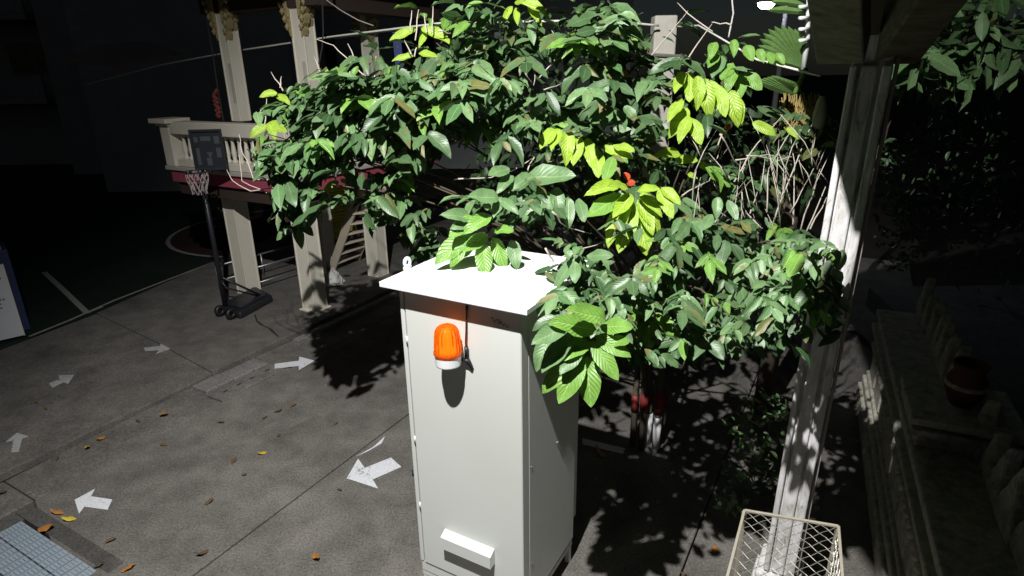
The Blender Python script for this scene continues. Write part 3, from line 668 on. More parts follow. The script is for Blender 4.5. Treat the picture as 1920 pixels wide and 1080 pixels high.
# ================================================================== BACKGROUND
lb = thing('school_building', (-24, 30, 0), 'dark school building with balconies far behind the court', 'building')
MB().box((-34, 27, 0), (17, 0, 0), (0, 12, 0), (0, 0, 13)).build('wall', 'dark_wall', lb)
for f_ in range(3):
    MB().box((-34, 25.6, 2.6 + f_ * 3.1), (15.5, 0, 0), (0, 1.395, 0), (0, 0, .25)).build('balcony_floor', 'dark_wall', lb)
    MB().box((-34, 25.6, 2.86 + f_ * 3.1), (15.5, 0, 0), (0, .12, 0), (0, 0, .8)).build('parapet', 'dark_wall', lb)
    for k in range(5):
        wn = MB().box((-33 + k * 3.1, 26.93, 3.7 + f_ * 3.1), (2, 0, 0), (0, .06, 0), (0, 0, 1.3)).build('window', 'dark_wall', lb)
        for h_ in range(2): MB().box((-32.95 + k * 3.1 + h_ * .98, 26.91, 3.76 + f_ * 3.1), (.92, 0, 0), (0, .015, 0), (0, 0, 1.18)).build('pane', 'glass_dark', wn)
# pale roof soffit of a hall beyond the pavilion
hl = thing('far_hall', (-13, 20, 0), 'hall beyond the court with a pale pointed roof soffit', 'building')
q = MB(); q.prism([at(128, 117, 16), at(228, 128, 16), at(345, 108, 17), at(270, 84, 17), at(190, 92, 16.5)], Z * .1); q.build('roof_soffit', 'soffit_pale', hl)
MB().box(at(150, 140, 20) * 1 - Z * 4.2, (6.5, 0, 0), (0, 4, 0), (0, 0, 9)).build('wall', 'dark_wall', hl)
wb = thing('sky_cover_wall', (-4, 24, 0), 'plain added wall covering the sky behind the pavilion', 'building')
MB().box((-17, 24, 0), (21.5, 0, 0), (0, 8, 0), (0, 0, 11)).build('wall', 'dark_wall', wb)  # added windowed wall, covers the sky so it stays black behind the pavilion
for k in range(5):
    wn = MB().box((-15 + k * 3.6, 23.95, 3.4), (1.6, 0, 0), (0, .045, 0), (0, 0, 1.6)).build('window', 'dark_wall', wb); MB().box((-14.9 + k * 3.6, 23.93, 3.5), (1.4, 0, 0), (0, .015, 0), (0, 0, 1.4)).build('pane', 'glass_dark', wn)
# utility post behind the crown, wires
up_ = thing('utility_post', (at(1243, 80, 7.6).x, 7.6, 0), 'square weathered concrete utility post rising behind the tree', 'post')
q = MB(); ux = at(1243, 80, 7.6).x; q.box((ux - .13, 7.5, 0), (.26, 0, 0), (0, .22, 0), (0, 0, 4.16)); q.build('shaft', 'post_concrete', up_, bevel=.02)
MB().tube([Vector((ux - .2, 7.47, 3.75)), Vector((ux + .25, 7.47, 3.72))], .018, 6).build('cross_bolt', 'galvanised', up_)
def wire(pts, r, mat, label, sag=0.0):
    p_ = []
    for i in range(len(pts) - 1):
        for k in range(6): p_.append(pts[i].lerp(pts[i + 1], k / 6) - Z * (sag * 4 * (k / 6) * (1 - k / 6)))
    p_.append(pts[-1]); return tag(MB().tube(p_, r, 6).build('overhead_wire', mat, None, True), label, 'wire')
wire([at(150, 162, 13), at(300, 122, 11.5), at(440, 96, 10.2), at(620, 69, 8.8), at(830, 43, 7.4), at(1130, 38, 7.2), at(1235, 48, 7.4)], .012, 'wire', 'thick pale overhead wire crossing in front of the pavilion')
wire([at(445, 98, 10.3), at(560, 82, 9.3), at(700, 62, 8.4), at(830, 48, 7.5)], .006, 'dark_wire', 'thin dark wire hanging just below the pale one')
wire([at(1268, 50, 7.2), at(1310, 48, 6.6), at(1345, 68, 6.0), at(1420, 112, 5.2), at(1538, 142, 4.6)], .009, 'wire', 'pale wire running from the post down to the porch')
wire([at(1372, -8, 7), at(1375, 25, 7), at(1366, 70, 7)], .009, 'wire', 'kinked cable dangling against the night sky')
bl = at(735, 60, 8.2); tag(MB().box(bl, (.10, .02, 0), (0, .012, 0), (.01, 0, -.42)).build('blue_cloth', 'blue_cloth', None, bevel=.004), 'narrow blue cloth hanging beside the third pavilion column', 'cloth')
# street lamp that is lit
lamp_p = at(1437, 7, 13.5)
sl = thing('street_lamp', (lamp_p.x + .5, lamp_p.y + .3, 0), 'lit street lamp shining white above the palm', 'street lamp')
MB().tube([Vector((lamp_p.x + .55, lamp_p.y + .3, 0)), Vector((lamp_p.x + .55, lamp_p.y + .3, lamp_p.z + .1)), Vector((lamp_p.x + .35, lamp_p.y + .15, lamp_p.z + .35)), lamp_p + Z * .2], [.07, .055, .04, .035], 8).build('pole', 'lamp_grey', sl, True)
MB().lathe(lamp_p, [(.20, .02), (.21, .06), (.12, .16), (.03, .2)], 16).build('lamp_head', 'lamp_grey', sl, True)
MB().lathe(lamp_p, [(.01, -.10), (.10, -.085), (.155, -.03), (.165, .018)], 16).build('lamp_globe', 'lamp_glow', sl, True)
pld = bpy.data.lights.new('street_lamp_light', 'POINT'); pld.energy = 14; pld.color = (.82, .91, 1); pld.shadow_soft_size = .12
pol = bpy.data.objects.new('street_lamp_light', pld); COL.objects.link(pol); pol.location = lamp_p - Z * .22

# ================================================================== LEAVES
def leaf_template(rows, curl, fold, seed):
    r = random.Random(seed); v, uvs, f = [], [], []
    for i, t in enumerate(rows):
        w_ = .5 * (math.sin(math.pi * min(1, t ** .85)) ** .72) * (1 if t < .97 else .6)
        if t == 0: w_ = .02
        if t == 1: w_ = .004
        z = -curl * t * t + .02 * math.sin(t * 9 + seed); und = .03 * math.sin(t * 13 + seed * 2)
        for s in (-1, 0, 1):
            v.append((s * w_, t, z + (fold * w_ if s else 0) + (und if s > 0 else -und if s < 0 else 0))); uvs.append((.5 + .5 * s, t))
    k = len(rows)
    for i in range(k - 1):
        for s in (0, 1): a = i * 3 + s; f.append((a, a + 1, a + 4, a + 3))
    return np.array(v), np.array(uvs), np.array(f)
FINE = [0, .08, .2, .36, .52, .68, .82, .93, 1]; COARSE = [0, .15, .45, .75, 1]
TF = [leaf_template(FINE, c_, fo, s) for s, (c_, fo) in enumerate(((.10, .18), (.22, .10), (.32, .26), (.02, .05)))]
TC = [leaf_template(COARSE, c_, fo, s) for s, (c_, fo) in enumerate(((.10, .18), (.22, .10), (.32, .26), (.02, .05)))]
LEAVES = []     # pos, dir, normal, length, width, kind, weight
def nrm(a): return a / (np.linalg.norm(a) + 1e-9)
CAMN = np.array(CAM); LN = np.array(LIGHT); ZN = np.array((0, 0, 1.))
def add_leaf(p, d, nr, L, W, kind, wt=0):
    d = nrm(np.array(d)); x, y, _z = proj(np.array(p) + d * L)
    if wt == 0:                      # keep the crown inside its outline and off the lit sprays
        if (x > 1585 and y > 250) or (x < 472 and y > 120) or (x < 500 and y > 330) or (x > 1100 and y > 690) or (1224 < x < 1264 and y < 110) or (595 < x < 690 and y > 385) or (x < 745 and y > 440): return
        mid = np.array(p) + d * L * .5; mx, my, mz = proj(mid)
        if np.any((np.hypot(HANDP[:, 0] - mx, HANDP[:, 1] - my) < 8 + 75 * L) & (mz < HANDP[:, 2] + .12)): return
        q_ = HAND - mid; tl = np.einsum('ij,ij->i', q_, HDIR); off = np.linalg.norm(q_ - HDIR * tl[:, None], axis=1)
        if np.any((tl < -.05) & (tl > -.9) & (off < .06)): return
    nr = np.array(nr); nr = nrm(nr - d * nr.dot(d)); LEAVES.append((np.array(p), d, nr, L, W, kind, wt))
def px_leaf(b, t, Yb, Yt, kind, wf=.46, wt=5):
    a, c_ = np.array(at(*b, Yb)), np.array(at(*t, Yt)); d = c_ - a; L = np.linalg.norm(d)
    tc = nrm(CAMN - a); add_leaf(a, d, tc * .8 + ZN * .55 + rng.normal(0, .13, 3), L, L * wf * rng.uniform(.9, 1.1), kind, wt)
LD, LM, LL, LY, LG = 'leaf_dark', 'leaf_mid', 'leaf_light', 'leaf_young', 'leaf_olive'
def many(lst, Yb, Yt, kind, wf=.46):
    for q_ in lst:
        j = rng.uniform(-.05, .05); px_leaf(q_[0], q_[1], Yb + j, Yt + j, q_[2] if len(q_) > 2 else kind, wf)
# the big spray hanging over the cabinet's right edge
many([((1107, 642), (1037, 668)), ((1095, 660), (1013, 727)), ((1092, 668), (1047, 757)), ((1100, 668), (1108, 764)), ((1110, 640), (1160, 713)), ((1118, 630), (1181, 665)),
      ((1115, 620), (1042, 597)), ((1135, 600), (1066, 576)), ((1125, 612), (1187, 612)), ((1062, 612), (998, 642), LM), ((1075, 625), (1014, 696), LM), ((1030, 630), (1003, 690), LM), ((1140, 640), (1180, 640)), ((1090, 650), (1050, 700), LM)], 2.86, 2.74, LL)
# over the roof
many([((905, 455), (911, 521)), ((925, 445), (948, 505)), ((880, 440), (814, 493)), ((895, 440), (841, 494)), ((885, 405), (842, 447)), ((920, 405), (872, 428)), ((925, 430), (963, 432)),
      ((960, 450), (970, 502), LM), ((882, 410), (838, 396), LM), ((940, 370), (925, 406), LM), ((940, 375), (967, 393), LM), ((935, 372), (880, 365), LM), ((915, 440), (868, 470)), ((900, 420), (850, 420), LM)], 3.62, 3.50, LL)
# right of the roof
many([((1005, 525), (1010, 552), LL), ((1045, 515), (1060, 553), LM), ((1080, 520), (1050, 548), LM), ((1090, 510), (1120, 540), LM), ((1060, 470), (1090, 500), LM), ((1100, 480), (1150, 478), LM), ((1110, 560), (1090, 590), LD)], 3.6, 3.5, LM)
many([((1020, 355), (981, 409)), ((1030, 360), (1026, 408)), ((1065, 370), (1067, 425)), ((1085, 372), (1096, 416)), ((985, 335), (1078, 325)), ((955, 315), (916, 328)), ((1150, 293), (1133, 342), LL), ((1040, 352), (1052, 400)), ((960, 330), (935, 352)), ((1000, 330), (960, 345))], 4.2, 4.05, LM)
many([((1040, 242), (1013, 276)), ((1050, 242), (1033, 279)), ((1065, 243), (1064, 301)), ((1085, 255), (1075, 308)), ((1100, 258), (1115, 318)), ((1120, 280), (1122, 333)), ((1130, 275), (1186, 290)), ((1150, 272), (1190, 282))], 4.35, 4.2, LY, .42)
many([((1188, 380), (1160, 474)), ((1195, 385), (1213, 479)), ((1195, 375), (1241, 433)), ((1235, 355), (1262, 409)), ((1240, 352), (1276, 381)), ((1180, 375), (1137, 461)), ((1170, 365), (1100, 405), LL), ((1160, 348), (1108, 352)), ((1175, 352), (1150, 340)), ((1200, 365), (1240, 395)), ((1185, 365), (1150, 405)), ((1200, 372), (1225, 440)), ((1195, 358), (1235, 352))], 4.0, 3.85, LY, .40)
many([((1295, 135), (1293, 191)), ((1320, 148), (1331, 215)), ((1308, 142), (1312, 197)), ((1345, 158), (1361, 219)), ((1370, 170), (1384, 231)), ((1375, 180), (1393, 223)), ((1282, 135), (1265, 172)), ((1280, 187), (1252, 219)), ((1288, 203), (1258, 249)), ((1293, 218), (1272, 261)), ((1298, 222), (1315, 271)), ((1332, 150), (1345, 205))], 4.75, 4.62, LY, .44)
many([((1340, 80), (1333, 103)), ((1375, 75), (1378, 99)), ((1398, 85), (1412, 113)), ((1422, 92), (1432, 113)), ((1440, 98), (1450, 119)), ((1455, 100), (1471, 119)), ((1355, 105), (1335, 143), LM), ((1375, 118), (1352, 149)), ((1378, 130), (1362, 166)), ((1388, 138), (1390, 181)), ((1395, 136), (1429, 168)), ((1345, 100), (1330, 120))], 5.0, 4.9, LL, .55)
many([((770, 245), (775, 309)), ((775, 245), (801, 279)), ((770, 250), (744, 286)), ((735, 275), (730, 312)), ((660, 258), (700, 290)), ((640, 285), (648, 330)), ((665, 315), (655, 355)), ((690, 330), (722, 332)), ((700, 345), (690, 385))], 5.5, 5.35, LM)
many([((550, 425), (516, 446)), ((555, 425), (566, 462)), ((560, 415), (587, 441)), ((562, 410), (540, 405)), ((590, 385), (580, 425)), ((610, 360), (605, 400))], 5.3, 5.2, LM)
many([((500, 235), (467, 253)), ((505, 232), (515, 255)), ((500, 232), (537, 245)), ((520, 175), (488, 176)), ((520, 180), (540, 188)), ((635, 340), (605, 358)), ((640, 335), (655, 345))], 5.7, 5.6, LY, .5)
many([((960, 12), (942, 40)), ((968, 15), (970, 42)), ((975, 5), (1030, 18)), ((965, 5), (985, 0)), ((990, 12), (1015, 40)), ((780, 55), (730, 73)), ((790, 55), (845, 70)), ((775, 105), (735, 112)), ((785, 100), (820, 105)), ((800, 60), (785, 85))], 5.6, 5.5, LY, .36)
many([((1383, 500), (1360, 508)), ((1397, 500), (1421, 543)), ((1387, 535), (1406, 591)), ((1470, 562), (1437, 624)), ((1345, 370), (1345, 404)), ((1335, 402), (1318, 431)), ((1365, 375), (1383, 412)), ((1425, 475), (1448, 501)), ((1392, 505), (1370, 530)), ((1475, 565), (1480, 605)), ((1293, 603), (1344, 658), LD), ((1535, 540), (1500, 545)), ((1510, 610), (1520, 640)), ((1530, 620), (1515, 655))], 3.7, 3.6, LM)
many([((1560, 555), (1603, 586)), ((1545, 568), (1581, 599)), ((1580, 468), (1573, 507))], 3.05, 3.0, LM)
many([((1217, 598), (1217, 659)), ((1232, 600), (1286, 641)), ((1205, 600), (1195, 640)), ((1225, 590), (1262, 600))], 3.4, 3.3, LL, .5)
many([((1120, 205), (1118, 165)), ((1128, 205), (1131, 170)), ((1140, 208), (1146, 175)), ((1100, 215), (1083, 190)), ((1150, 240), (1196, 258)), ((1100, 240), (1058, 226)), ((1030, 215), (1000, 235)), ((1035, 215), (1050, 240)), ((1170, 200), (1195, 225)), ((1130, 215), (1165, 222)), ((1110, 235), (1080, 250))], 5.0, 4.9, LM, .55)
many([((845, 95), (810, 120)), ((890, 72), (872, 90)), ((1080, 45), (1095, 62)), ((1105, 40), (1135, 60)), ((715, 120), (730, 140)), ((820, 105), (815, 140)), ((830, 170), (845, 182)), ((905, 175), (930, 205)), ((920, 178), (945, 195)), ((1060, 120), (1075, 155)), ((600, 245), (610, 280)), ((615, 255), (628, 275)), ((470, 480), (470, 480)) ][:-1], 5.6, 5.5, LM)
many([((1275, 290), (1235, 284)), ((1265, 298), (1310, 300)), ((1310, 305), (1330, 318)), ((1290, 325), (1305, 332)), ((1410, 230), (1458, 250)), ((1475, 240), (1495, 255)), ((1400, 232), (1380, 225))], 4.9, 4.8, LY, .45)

HAND = np.array([l[0] + l[1] * l[3] * f_ for l in LEAVES if l[5] in (LY, LL) for f_ in (.3, .8)]); HANDP = np.array([proj(h) for h in HAND]); HDIR = LN - HAND; HDIR = -HDIR / np.linalg.norm(HDIR, axis=1)[:, None]
# clumps of the crown: centre in view, half sizes in view, distance, depth, sprays
CL = [(560, 235, 70, 46, 5.2, .4, 26), (650, 190, 105, 46, 5.3, .4, 34), (780, 150, 115, 52, 5.4, .5, 36), (520, 290, 35, 35, 5.2, .2, 8), (900, 105, 110, 75, 5.6, .6, 28), (1050, 60, 140, 65, 5.6, .6, 30),
      (1165, 105, 65, 90, 5.6, .5, 18), (590, 305, 80, 50, 5.0, .35, 28), (730, 262, 105, 60, 5.0, .4, 34), (700, 362, 70, 42, 4.9, .3, 17), (575, 385, 22, 32, 5.1, .2, 4), (790, 420, 45, 50, 4.9, .3, 9),
      (860, 195, 130, 55, 5.4, .5, 24), (1000, 185, 120, 65, 5.2, .5, 20), (1130, 235, 120, 75, 4.9, .5, 21), (1010, 365, 90, 40, 4.3, .3, 8), (1160, 320, 80, 50, 4.5, .4, 9), (1320, 170, 80, 70, 5.2, .4, 14),
      (1310, 320, 115, 65, 5.2, .4, 11), (1450, 320, 60, 60, 5.5, .4, 5), (1440, 455, 105, 45, 4.2, .4, 24), (1530, 490, 45, 45, 3.35, .2, 11), (1500, 565, 70, 45, 3.3, .25, 14), (1290, 485, 115, 65, 3.8, .35, 19),
      (1180, 540, 85, 50, 3.45, .25, 13), (1320, 590, 95, 45, 3.4, .25, 15), (1100, 500, 50, 50, 3.6, .25, 8), (1220, 615, 70, 40, 3.3, .25, 10), (1450, 250, 70, 55, 5.4, .4, 9), (1250, 420, 90, 50, 4.2, .3, 10), (1150, 610, 50, 50, 3.2, .2, 6), (1425, 555, 45, 35, 2.95, .15, 5), (1380, 605, 40, 22, 3.0, .15, 3), (1075, 555, 30, 35, 3.15, .08, 6), (1125, 585, 60, 50, 3.2, .12, 10), (1180, 600, 60, 40, 3.15, .12, 9), (1250, 560, 80, 60, 3.4, .2, 12), (1500, 470, 50, 35, 3.1, .15, 8)]
TREE = Vector((1.30, 5.28, 0)); TN = np.array((1.0, 5.9, 2.6))
CLC = []
for (px, py, rx, ry, Y, dy, n) in CL:
    for _ in range(int(n * 1.55)):
        a = rng.uniform(0, 2 * math.pi); r = math.sqrt(rng.uniform(0, 1)); y_ = Y + rng.uniform(-dy, dy)
        b_ = np.array(at(px + rx * r * math.cos(a), py + ry * r * math.sin(a), y_)); CLC.append(b_)
        o_ = b_ - TN; o_[2] *= .3; o_ = nrm(o_); d = nrm(o_ * .7 + rng.normal(0, .55, 3) * np.array((1, 1, .35)) + np.array((0, -.35, -.05)))
        nl = rng.integers(2, 5); L = rng.uniform(.14, .235) * Y / 5.4; step = L * .42; side = nrm(np.cross(d, ZN)); hang = rng.uniform(.15, .9)
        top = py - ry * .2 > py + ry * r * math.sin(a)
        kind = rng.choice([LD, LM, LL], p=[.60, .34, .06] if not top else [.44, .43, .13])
        for i in range(nl):
            s = (i + 1) * step; q_ = b_ + d * s - ZN * (.25 * s * s)
            for sg_ in (-1, 1):
                dv = nrm(d * .5 + side * sg_ * .85 - ZN * hang * rng.uniform(.5, 1.2) + rng.normal(0, .12, 3))
                nv = ZN * .9 + nrm(CAMN - q_) * .3 + d * .15 + rng.normal(0, .36, 3)
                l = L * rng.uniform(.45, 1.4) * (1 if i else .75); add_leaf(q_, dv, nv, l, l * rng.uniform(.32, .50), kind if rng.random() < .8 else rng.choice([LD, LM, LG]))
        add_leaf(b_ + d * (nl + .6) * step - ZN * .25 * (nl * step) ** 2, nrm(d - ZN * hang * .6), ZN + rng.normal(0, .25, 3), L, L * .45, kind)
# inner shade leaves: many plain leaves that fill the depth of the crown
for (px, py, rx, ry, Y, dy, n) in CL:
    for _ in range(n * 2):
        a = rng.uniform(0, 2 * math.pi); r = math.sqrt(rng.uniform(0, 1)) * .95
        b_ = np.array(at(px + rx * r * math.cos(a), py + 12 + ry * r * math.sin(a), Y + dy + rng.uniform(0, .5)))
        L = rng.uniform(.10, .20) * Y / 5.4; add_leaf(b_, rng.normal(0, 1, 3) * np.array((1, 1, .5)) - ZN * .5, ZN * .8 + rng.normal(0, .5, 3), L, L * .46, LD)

tree = thing('leafy_tree', TREE, 'bushy broad leaved tree with bright young sprays overhanging the cabinet', 'tree')
def score(l):
    x, y, z = proj(l[0] + l[1] * l[3] * .5); tc = nrm(CAMN - l[0]); vis = abs(l[2].dot(tc)); inside = 1 if (0 < x < 1920 and 0 < y < 1080) else 0
    return (l[6] * 10 + (l[3] * l[4] * vis) * (FPX / z) ** 2 / 1000 - (z - 4) * .3) * inside
order = sorted(range(len(LEAVES)), key=lambda i: -score(LEAVES[i])); big = order[:296]; rest = order[296:]
MESH = {}
def leaf_mesh(kind, v):
    if (kind, v) not in MESH:
        a, uvs, f = TF[v]; me_ = bpy.data.meshes.new('leaf'); me_.from_pydata(a.tolist(), [], f.tolist()); me_.materials.append(M[kind])
        l = me_.uv_layers.new(name='UVMap'); l.data.foreach_set('uv', uvs[f.reshape(-1)].reshape(-1)); me_.polygons.foreach_set('use_smooth', [True] * len(f)); MESH[(kind, v)] = me_
    return MESH[(kind, v)]
def frame(l):
    p_, d, nr, L, W, kind, _ = l; x = np.cross(d, nr); mm = np.eye(4); mm[:3, 0] = x * W; mm[:3, 1] = d * L; mm[:3, 2] = nr * L; mm[:3, 3] = p_; return mm
for i in big:
    l = LEAVES[i]; o = bpy.data.objects.new('leaf', leaf_mesh(l[5], int(rng.integers(0, 4)))); COL.objects.link(o)
    o.parent = tree; o.matrix_parent_inverse = Matrix.Translation(-TREE); o.matrix_basis = Matrix(frame(l).tolist())
def merged(name, idx, leaves, parent, kinds, templ=TC):
    vs, fs, uvl, mi = [], [], [], []; b_ = 0
    for i in idx:
        a, uvs, f = templ[i % 4]; mm = frame(leaves[i]); vs.append(a @ mm[:3, :3].T + mm[:3, 3]); fs.append(f + b_); uvl.append(uvs[f.reshape(-1)]); mi += [kinds.index(leaves[i][5])] * len(f); b_ += len(a)
    me_ = bpy.data.meshes.new(name); me_.from_pydata(np.concatenate(vs).tolist(), [], np.concatenate(fs).tolist())
    for k in kinds: me_.materials.append(M[k])
    me_.polygons.foreach_set('material_index', mi); me_.polygons.foreach_set('use_smooth', [True] * len(mi))
    l = me_.uv_layers.new(name='UVMap'); l.data.foreach_set('uv', np.concatenate(uvl).reshape(-1)); me_.update()
    return tag(link(name, me_, parent), kind='stuff')
merged('foliage', rest, LEAVES, tree, [LD, LM, LL, LY, LG])
# stems, limbs
base = [Vector((dx, dy, 0)) + TREE for dx, dy in ((-.10, 0), (-.03, -.07), (.05, .03), (.12, -.05), (.20, .05))]
for i, b_ in enumerate(base):
    top = b_ + Vector((random.uniform(-.2, .2), random.uniform(-.1, .3), 1.5)); MB().tube([b_, b_ + Z * .62, b_.lerp(top, .7), top], [.035, .032, .028, .022], 8).build('trunk', 'bark', tree, True)
for i, b_ in enumerate(base):
    if i in (2, 3): MB().tube([b_, b_ + Z * .36], .039, 10).build('lime_wash', 'lime_white', tree, True)
    MB().tube([b_ + Z * (.40 + .05 * (i % 3)), b_ + Z * (.58 + .06 * (i % 2))], .040, 10).build('red_band', 'ribbon_red', tree, True)
for i in range(0, len(CLC), 26):
    e_ = Vector(CLC[i]); s = base[i % 5] + Vector((0, 0, 1.35)); md = s.lerp(e_, .5) + Vector((0, .15, .25)); MB().tube([s, s.lerp(md, .5), md, md.lerp(e_, .55) + Z * .05, e_], [.016, .013, .010, .007, .004], 6).build('limb', 'bark', tree, True)
# bare twigs: (pixel polyline, distance)
TW = [([(620, 190), (600, 135), (588, 105)], 5.6), ([(715, 170), (660, 120), (625, 85), (588, 72)], 5.5), ([(660, 160), (655, 105)], 5.6), ([(672, 130), (652, 82)], 5.6), ([(530, 170), (508, 135)], 5.7), ([(527, 165), (528, 143)], 5.7), ([(700, 165), (705, 105)], 5.6),
      ([(495, 245), (500, 185)], 5.7), ([(540, 345), (470, 360), (435, 340), (425, 318)], 5.4), ([(575, 360), (500, 362), (455, 340), (448, 290)], 5.4), ([(555, 350), (475, 335), (455, 285), (448, 252)], 5.4), ([(540, 340), (490, 320), (470, 280)], 5.4), ([(540, 335), (500, 300), (478, 282)], 5.4), ([(520, 345), (480, 330), (474, 265)], 5.4), ([(520, 320), (505, 270)], 5.4),
      ([(985, 330), (1000, 295), (1003, 280)], 4.6), ([(960, 322), (998, 297)], 4.6), ([(850, 335), (920, 332), (960, 320)], 4.7), ([(1035, 395), (1060, 425), (1110, 438)], 4.0), ([(1050, 482), (1110, 462), (1140, 450)], 4.0), ([(1025, 465), (1040, 495), (1055, 510)], 3.7),
      ([(985, 135), (1000, 160), (1005, 130)], 5.4), ([(1010, 145), (1070, 90)], 5.4), ([(1020, 170), (1055, 155)], 5.4), ([(1040, 115), (1050, 85), (1030, 50)], 5.4), ([(770, 60), (772, 20)], 5.5), ([(780, 75), (785, 18)], 5.5), ([(800, 62), (795, 25)], 5.5), ([(810, 60), (812, 12)], 5.5), ([(770, 100), (758, 75)], 5.5), ([(775, 105), (790, 72)], 5.5), ([(820, 58), (850, 62)], 5.5), ([(885, 120), (870, 85)], 5.5),
      ([(1180, 277), (1230, 255), (1250, 225)], 4.9), ([(1270, 370), (1330, 340), (1365, 240)], 4.8), ([(1340, 290), (1372, 205)], 4.8), ([(1375, 340), (1420, 270), (1468, 215)], 4.8), ([(1355, 315), (1330, 300), (1290, 265)], 4.8), ([(1390, 410), (1393, 330), (1398, 300)], 4.8), ([(1405, 400), (1420, 360)], 4.8), ([(1440, 400), (1440, 330), (1445, 300)], 4.9), ([(1450, 420), (1475, 335), (1475, 325)], 4.8), ([(1485, 420), (1490, 330), (1483, 260)], 4.8), ([(1500, 430), (1530, 340), (1540, 310)], 4.8), ([(1510, 440), (1548, 350)], 4.7),
      ([(1430, 430), (1400, 400), (1375, 350), (1365, 320)], 4.8), ([(1520, 430), (1550, 370)], 4.7), ([(1490, 505), (1530, 470), (1545, 430)], 4.6), ([(1500, 530), (1540, 500), (1575, 460)], 4.6), ([(1560, 555), (1595, 540)], 4.6), ([(1380, 300), (1440, 290), (1490, 305)], 4.9), ([(1400, 290), (1460, 300), (1510, 290)], 4.9), ([(1350, 250), (1375, 300), (1400, 325)], 4.8), ([(1330, 430), (1350, 400), (1420, 440)], 4.7), ([(1280, 565), (1330, 545), (1345, 520)], 4.6), ([(1310, 610), (1325, 580), (1360, 555)], 4.6), ([(1360, 500), (1330, 460)], 4.6), ([(1305, 320), (1295, 400)], 4.8), ([(1250, 380), (1245, 300)], 4.8), ([(1320, 410), (1315, 470)], 4.7),
      ([(1200, 130), (1260, 60), (1290, 20)], 5.5), ([(1290, 110), (1335, 45)], 5.3), ([(1225, 165), (1300, 130)], 5.3), ([(1335, 60), (1290, 25), (1270, 5)], 5.4), ([(1370, 45), (1340, 42), (1300, 35)], 5.4), ([(1480, 400), (1520, 330), (1550, 260)], 4.8), ([(1460, 380), (1500, 290), (1540, 190)], 4.8), ([(1540, 640), (1530, 660)], 4.6), ([(1480, 640), (1495, 600)], 4.6)]
for pts, Y in TW:
    q_ = [at(x, y, Y + .12 * i - random.uniform(0, .06)) for i, (x, y) in enumerate(pts)]; fin = []
    for i in range(len(q_) - 1):
        for k in range(3): fin.append(q_[i].lerp(q_[i + 1], k / 3) + Vector((random.uniform(-1, 1), random.uniform(-1, 1), random.uniform(-1, 1))) * .008)
    fin.append(q_[-1]); n_ = len(fin); MB().tube(fin, [.0068 - .0045 * i / n_ for i in range(n_)], 5).build('twig', 'twig', tree, True)
for i in range(42):
    x, y = random.uniform(1290, 1555), random.uniform(290, 470); a = random.uniform(-.6, .7); l = random.uniform(35, 125); Y = random.uniform(4.3, 5.0)
    MB().tube([at(x, y, Y), at(x + l * .5 * a + random.uniform(-4, 4), y - l * .5, Y), at(x + l * a * 1.2, y - l, Y + .1)], [.0042, .0034, .0018], 4).build('twig', 'twig', tree, True)
for x, y, Y in ((1360, 250, 4.9), (1180, 343, 4.05), (1272, 442, 4.6), (1370, 541, 4.7), (1175, 350, 4.05)):
    l = (np.array(at(x, y - 6, Y)), nrm(rng.normal(0, 1, 3)), nrm(CAMN - np.array(at(x, y, Y))), .06, .045, 'leaf_red', 0); d = l[1] - l[2] * l[1].dot(l[2]); l = (l[0], nrm(d), l[2], *l[3:])
    o = bpy.data.objects.new('red_leaf', leaf_mesh('leaf_red', 1)); COL.objects.link(o); o.parent = tree; o.matrix_parent_inverse = Matrix.Translation(-TREE); o.matrix_basis = Matrix(frame(l).tolist())
for b_, t_, Y in (((1290, 612), (1287, 650), 4.3), ((1150, 130), (1185, 145), 5.2), ((1205, 182), (1232, 196), 5.0)):
    a, c_ = np.array(at(*b_, Y)), np.array(at(*t_, Y)); d = nrm(c_ - a); nr = nrm(CAMN - a); nr = nrm(nr - d * nr.dot(d)); L = np.linalg.norm(c_ - a)
    o = bpy.data.objects.new('red_leaf', leaf_mesh('leaf_red' if Y < 4.5 else 'litter_orange', 2)); COL.objects.link(o); o.parent = tree; o.matrix_parent_inverse = Matrix.Translation(-TREE); o.matrix_basis = Matrix(frame((a, d, nr, L, L * .3, 0, 0)).tolist())

# ------------------------------------------------------------------ palm behind the tree
pm = thing('fan_palm', Vector((2.75, 5.9, 0)), 'small palm with ribbed fan fronds beside the porch beam', 'palm')
MB().tube([Vector((2.75, 5.9, 0)), Vector((2.78, 5.92, 1.6)), Vector((2.72, 5.85, 2.9)), at(1505, 190, 5.75)], [.10, .09, .07, .05], 10).build('trunk', 'bark', pm, True)
def blade(a, c_, wd, parent, mat='palm_green'):
    a, c_ = Vector(a), Vector(c_); d = (c_ - a); sd = d.cross(Vector(CAM) - a).normalized(); nr = sd.cross(d).normalized(); vs, fs = [], []
    for i, (t, w_) in enumerate(((0, .25), (.3, .8), (.65, 1), (.88, .6), (1, .05))):
        p_ = a + d * t - Z * (.06 * t * t); vs += [p_ - sd * wd * w_ * .5, p_ + nr * wd * .25 * w_, p_ + sd * wd * w_ * .5]
    for i in range(4):
        for s in (0, 1): k = i * 3 + s; fs.append((k, k + 1, k + 4, k + 3))
    return MB().add(vs, fs).build('frond_blade', mat, parent)
f1 = at(1506, 128, 5.7)
for k in range(11):
    a = math.radians(92 + k * 6.5); L = 82 + 25 * math.sin(k / 10 * 3.1); blade(f1, at(1506 + L * math.cos(a) * 1.05, 128 - L * math.sin(a), 5.55), .075, pm)
for k in range(3):
    y = -14 + k * 13; b_ = at(1515, y + 14, 5.6); blade(b_, at(1452 - (k % 3) * 6, y - 14 + k * 3, 5.5), .06, pm)
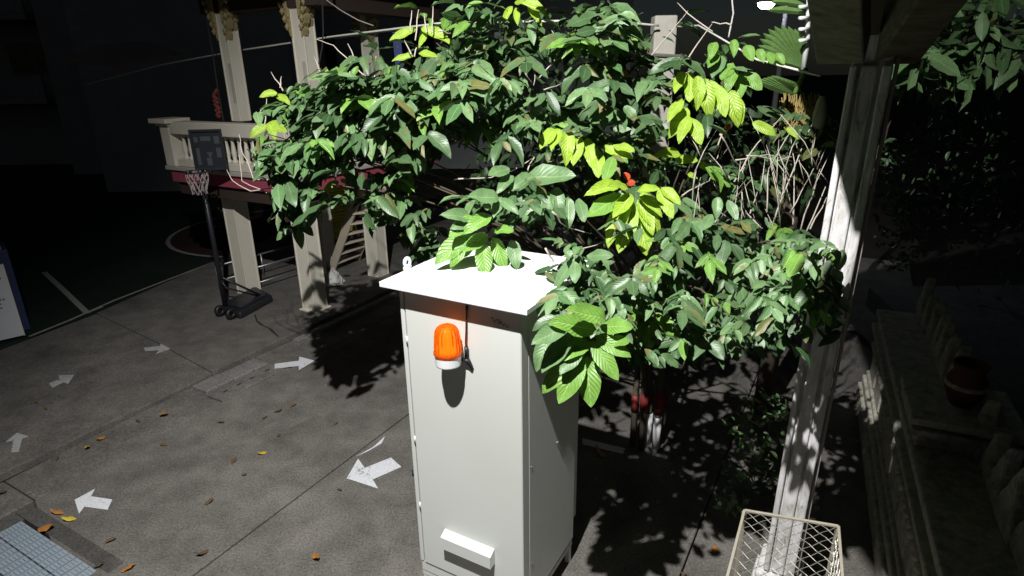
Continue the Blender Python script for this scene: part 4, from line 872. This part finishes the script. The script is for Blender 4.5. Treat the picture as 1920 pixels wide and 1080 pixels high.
q = MB().tube([at(1506, 135, 5.65), at(1514, 70, 5.6), at(1516, 0, 5.55), at(1514, -40, 5.5)], [.028, .022, .018, .014], 6); q.build('petiole', 'lime_white', pm, True)
for k in range(4): MB().tube([at(1517, 12 + k * 21, 5.55), at(1499, 13 + k * 21, 5.5)], .016, 6).build('petiole_stub', 'lime_white', pm, True)
f2 = at(1500, 185, 5.6)
for k in range(10): blade(f2, at(1418 + k * 7.5, 128 + abs(k - 4) * 2.2, 5.45), .075, pm)
MB().tube([at(1490, 175, 5.5), at(1512, 128, 5.5)], .022, 6).build('petiole', 'palm_green', pm, True)
for k in range(70):
    x, y = random.uniform(1462, 1540), random.uniform(172, 200); l = random.uniform(35, 75)
    MB().tube([at(x, y, 5.5), at(x + random.uniform(-14, 14), y + l * .6, 5.4), at(x + random.uniform(-26, 26), y + l, 5.4)], .0042, 4).build('dry_strand', 'dry_straw', pm)
MB().lathe(at(1537, 215, 5.3), [(.01, -.20), (.045, -.14), (.055, 0), (.04, .10), (.02, .15)], 14).build('leaf_sheath', 'grey_plaster', pm, True)

# ------------------------------------------------------------------ ground plants, dark trees on the right
def bush(name, label, cat, foot_, boxes, kinds, size, group=None, trunk=None):
    ls = []
    for (px, py, rx, ry, Y, dy, n) in boxes:
        for _ in range(n):
            a = rng.uniform(0, 2 * math.pi); r = math.sqrt(rng.uniform(0, 1)); p_ = np.array(at(px + rx * r * math.cos(a), py + ry * r * math.sin(a), Y + rng.uniform(-dy, dy)))
            d = rng.normal(0, 1, 3) - ZN * .5; nr = ZN * .7 + rng.normal(0, .5, 3); d = nrm(d); nr = nrm(nr - d * nr.dot(d)); L = rng.uniform(*size); ls.append((p_, d, nr, L, L * .42, kinds[int(rng.integers(len(kinds)))], 0))
    t = thing(name, foot_, label, cat, group)
    if trunk:
        for pts, rr in trunk: MB().tube(pts, rr, 8).build('trunk', 'bark', t, True)
    merged('crown', range(len(ls)), ls, t, sorted(set(kinds))); return t
gp = G(1435, 900)
bush('ground_plant', 'low weedy plant on the dark ground at the pillar foot', 'plant', gp, [(1430, 790, 60, 60, gp.y - .3, .35, 130), (1400, 880, 50, 50, gp.y - .5, .3, 60), (1370, 935, 35, 25, gp.y - .6, .2, 30)], [LD, LM], (.05, .11), trunk=[([gp, gp + Z * .3], .01)])
dt = Vector((10.5, 9.6, 0))
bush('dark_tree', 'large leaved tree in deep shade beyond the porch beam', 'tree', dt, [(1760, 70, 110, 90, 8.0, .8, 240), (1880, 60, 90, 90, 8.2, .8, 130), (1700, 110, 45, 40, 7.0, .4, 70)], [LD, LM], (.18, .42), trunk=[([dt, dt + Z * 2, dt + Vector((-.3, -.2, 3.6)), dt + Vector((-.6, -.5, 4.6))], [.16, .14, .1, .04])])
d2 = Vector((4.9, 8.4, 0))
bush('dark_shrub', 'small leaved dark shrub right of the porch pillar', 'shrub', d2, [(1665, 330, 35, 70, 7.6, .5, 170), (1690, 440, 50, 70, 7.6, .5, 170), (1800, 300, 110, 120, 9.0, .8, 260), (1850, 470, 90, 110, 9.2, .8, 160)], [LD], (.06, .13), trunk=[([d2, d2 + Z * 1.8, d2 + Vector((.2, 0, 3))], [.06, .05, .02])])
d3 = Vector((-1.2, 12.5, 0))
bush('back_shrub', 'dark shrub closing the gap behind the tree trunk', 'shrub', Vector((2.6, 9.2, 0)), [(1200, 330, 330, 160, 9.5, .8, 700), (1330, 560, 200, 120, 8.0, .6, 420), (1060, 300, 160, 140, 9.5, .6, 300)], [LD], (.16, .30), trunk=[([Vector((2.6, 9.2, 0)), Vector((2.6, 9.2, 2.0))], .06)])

# ------------------------------------------------------------------ fallen leaves
FL = [(143, 972, 'litter_yellow', .11, 'bright yellow fallen leaf at the tip of the second white arrow'), (121, 961, 'litter_orange', .12, 'narrow tan fallen leaf next to the bright yellow one'), (71, 991, 'litter_orange', .16, 'large orange fallen leaf lying on the grate frame'),
      (160, 836, 'litter_yellow', .10, 'olive yellow fallen leaf lying in the gutter strip'), (197, 817, 'litter_orange', .11, 'orange fallen leaf in the gutter beside the olive one'), (297, 775, 'litter_orange', .12, 'tan curled leaf highest up in the gutter strip'),
      (225, 1071, 'litter_orange', .11, 'reddish orange fallen leaf at the lower picture edge'), (590, 1036, 'litter_orange', .12, 'orange fallen leaf on the slab left of the cabinet foot'), (500, 846, 'litter_yellow', .10, 'lone yellow fallen leaf in the middle of the yard'),
      (218, 1009, 'litter_brown', .09, None), (173, 1063, 'litter_brown', .09, None), (383, 946, 'litter_brown', .09, None), (390, 1028, 'litter_brown', .12, None), (513, 772, 'litter_brown', .10, None), (492, 786, 'litter_brown', .08, None), (555, 757, 'litter_brown', .10, None), (633, 791, 'litter_brown', .07, None),
      (255, 786, 'litter_brown', .08, None), (420, 793, 'litter_brown', .09, None), (442, 858, 'litter_brown', .10, None), (300, 833, 'litter_brown', .08, None), (520, 819, 'litter_brown', .07, None), (640, 920, 'litter_brown', .06, None), (107, 855, 'litter_brown', .07, None), (13, 918, 'litter_brown', .10, None), (380, 672, 'litter_brown', .07, None), (70, 755, 'litter_brown', .07, None), (85, 768, 'litter_brown', .07, None), (452, 890, 'litter_brown', .06, None),
      (1335, 1036, 'litter_orange', .10, 'orange fallen leaf on the sunlit patch beside the cage'), (1140, 856, 'litter_orange', .16, 'reddish fallen leaf below the short white painted line'), (1277, 1073, 'litter_brown', .05, 'small dark curled leaf at the lower edge beside the lit patch')]
FL[-3] = (*FL[-3][:4], 'orange fallen leaf on the brightly lit patch beside the cage')
BL = iter(['brown curled leaf below the bright yellow fallen leaf', 'dark twisted leaf left of the reddish orange one', 'tiny brown leaf between the two bright arrows', 'brown boat shaped leaf at the long joint', 'reddish brown leaf below the tree shadow, upper of two', 'pale brown leaf below the tree shadow, lower of two', 'dark brown leaf at the left rim of the tree shadow', 'small dark leaf nearest the lower tip of the tree shadow',
    'dark leaf above the tan curled one near the gutter', 'pale brown leaf right of the gutter in the open yard', 'thin brown twig like leaf above the large arrow', 'dark thin leaf at the gutter edge by the orange one', 'small dark leaf right of the lone yellow leaf', 'tiny brown leaf beside the large bright arrow', 'small dark leaf in the gutter left of the olive one', 'dark leaf in the gutter at the left picture edge', 'small dark leaf on the apron near the broken kerb', 'dark leaf on the apron below the left worn arrow, upper of two', 'dark leaf on the apron below the left worn arrow, lower of two', 'tiny brown leaf in the bare middle of the yard'])
for x, y, mt, L, lab in FL:
    p_ = G(x, y, .012 if x > 330 or y > 780 else .045); a = random.uniform(0, 6.28); d = np.array((math.cos(a), math.sin(a), .12)); nr = np.array((random.uniform(-.3, .3), random.uniform(-.3, .3), -1 if random.random() < .6 else 1)); d = nrm(d); nr = nrm(nr - d * nr.dot(d))
    o = bpy.data.objects.new('fallen_leaf', leaf_mesh(mt, random.choice((1, 2)))); COL.objects.link(o); o.matrix_world = Matrix(frame((np.array(p_), d, nr, L, L * .5, mt, 0)).tolist())
    tag(o, lab or next(BL), 'leaf', 'fallen leaves on the yard')
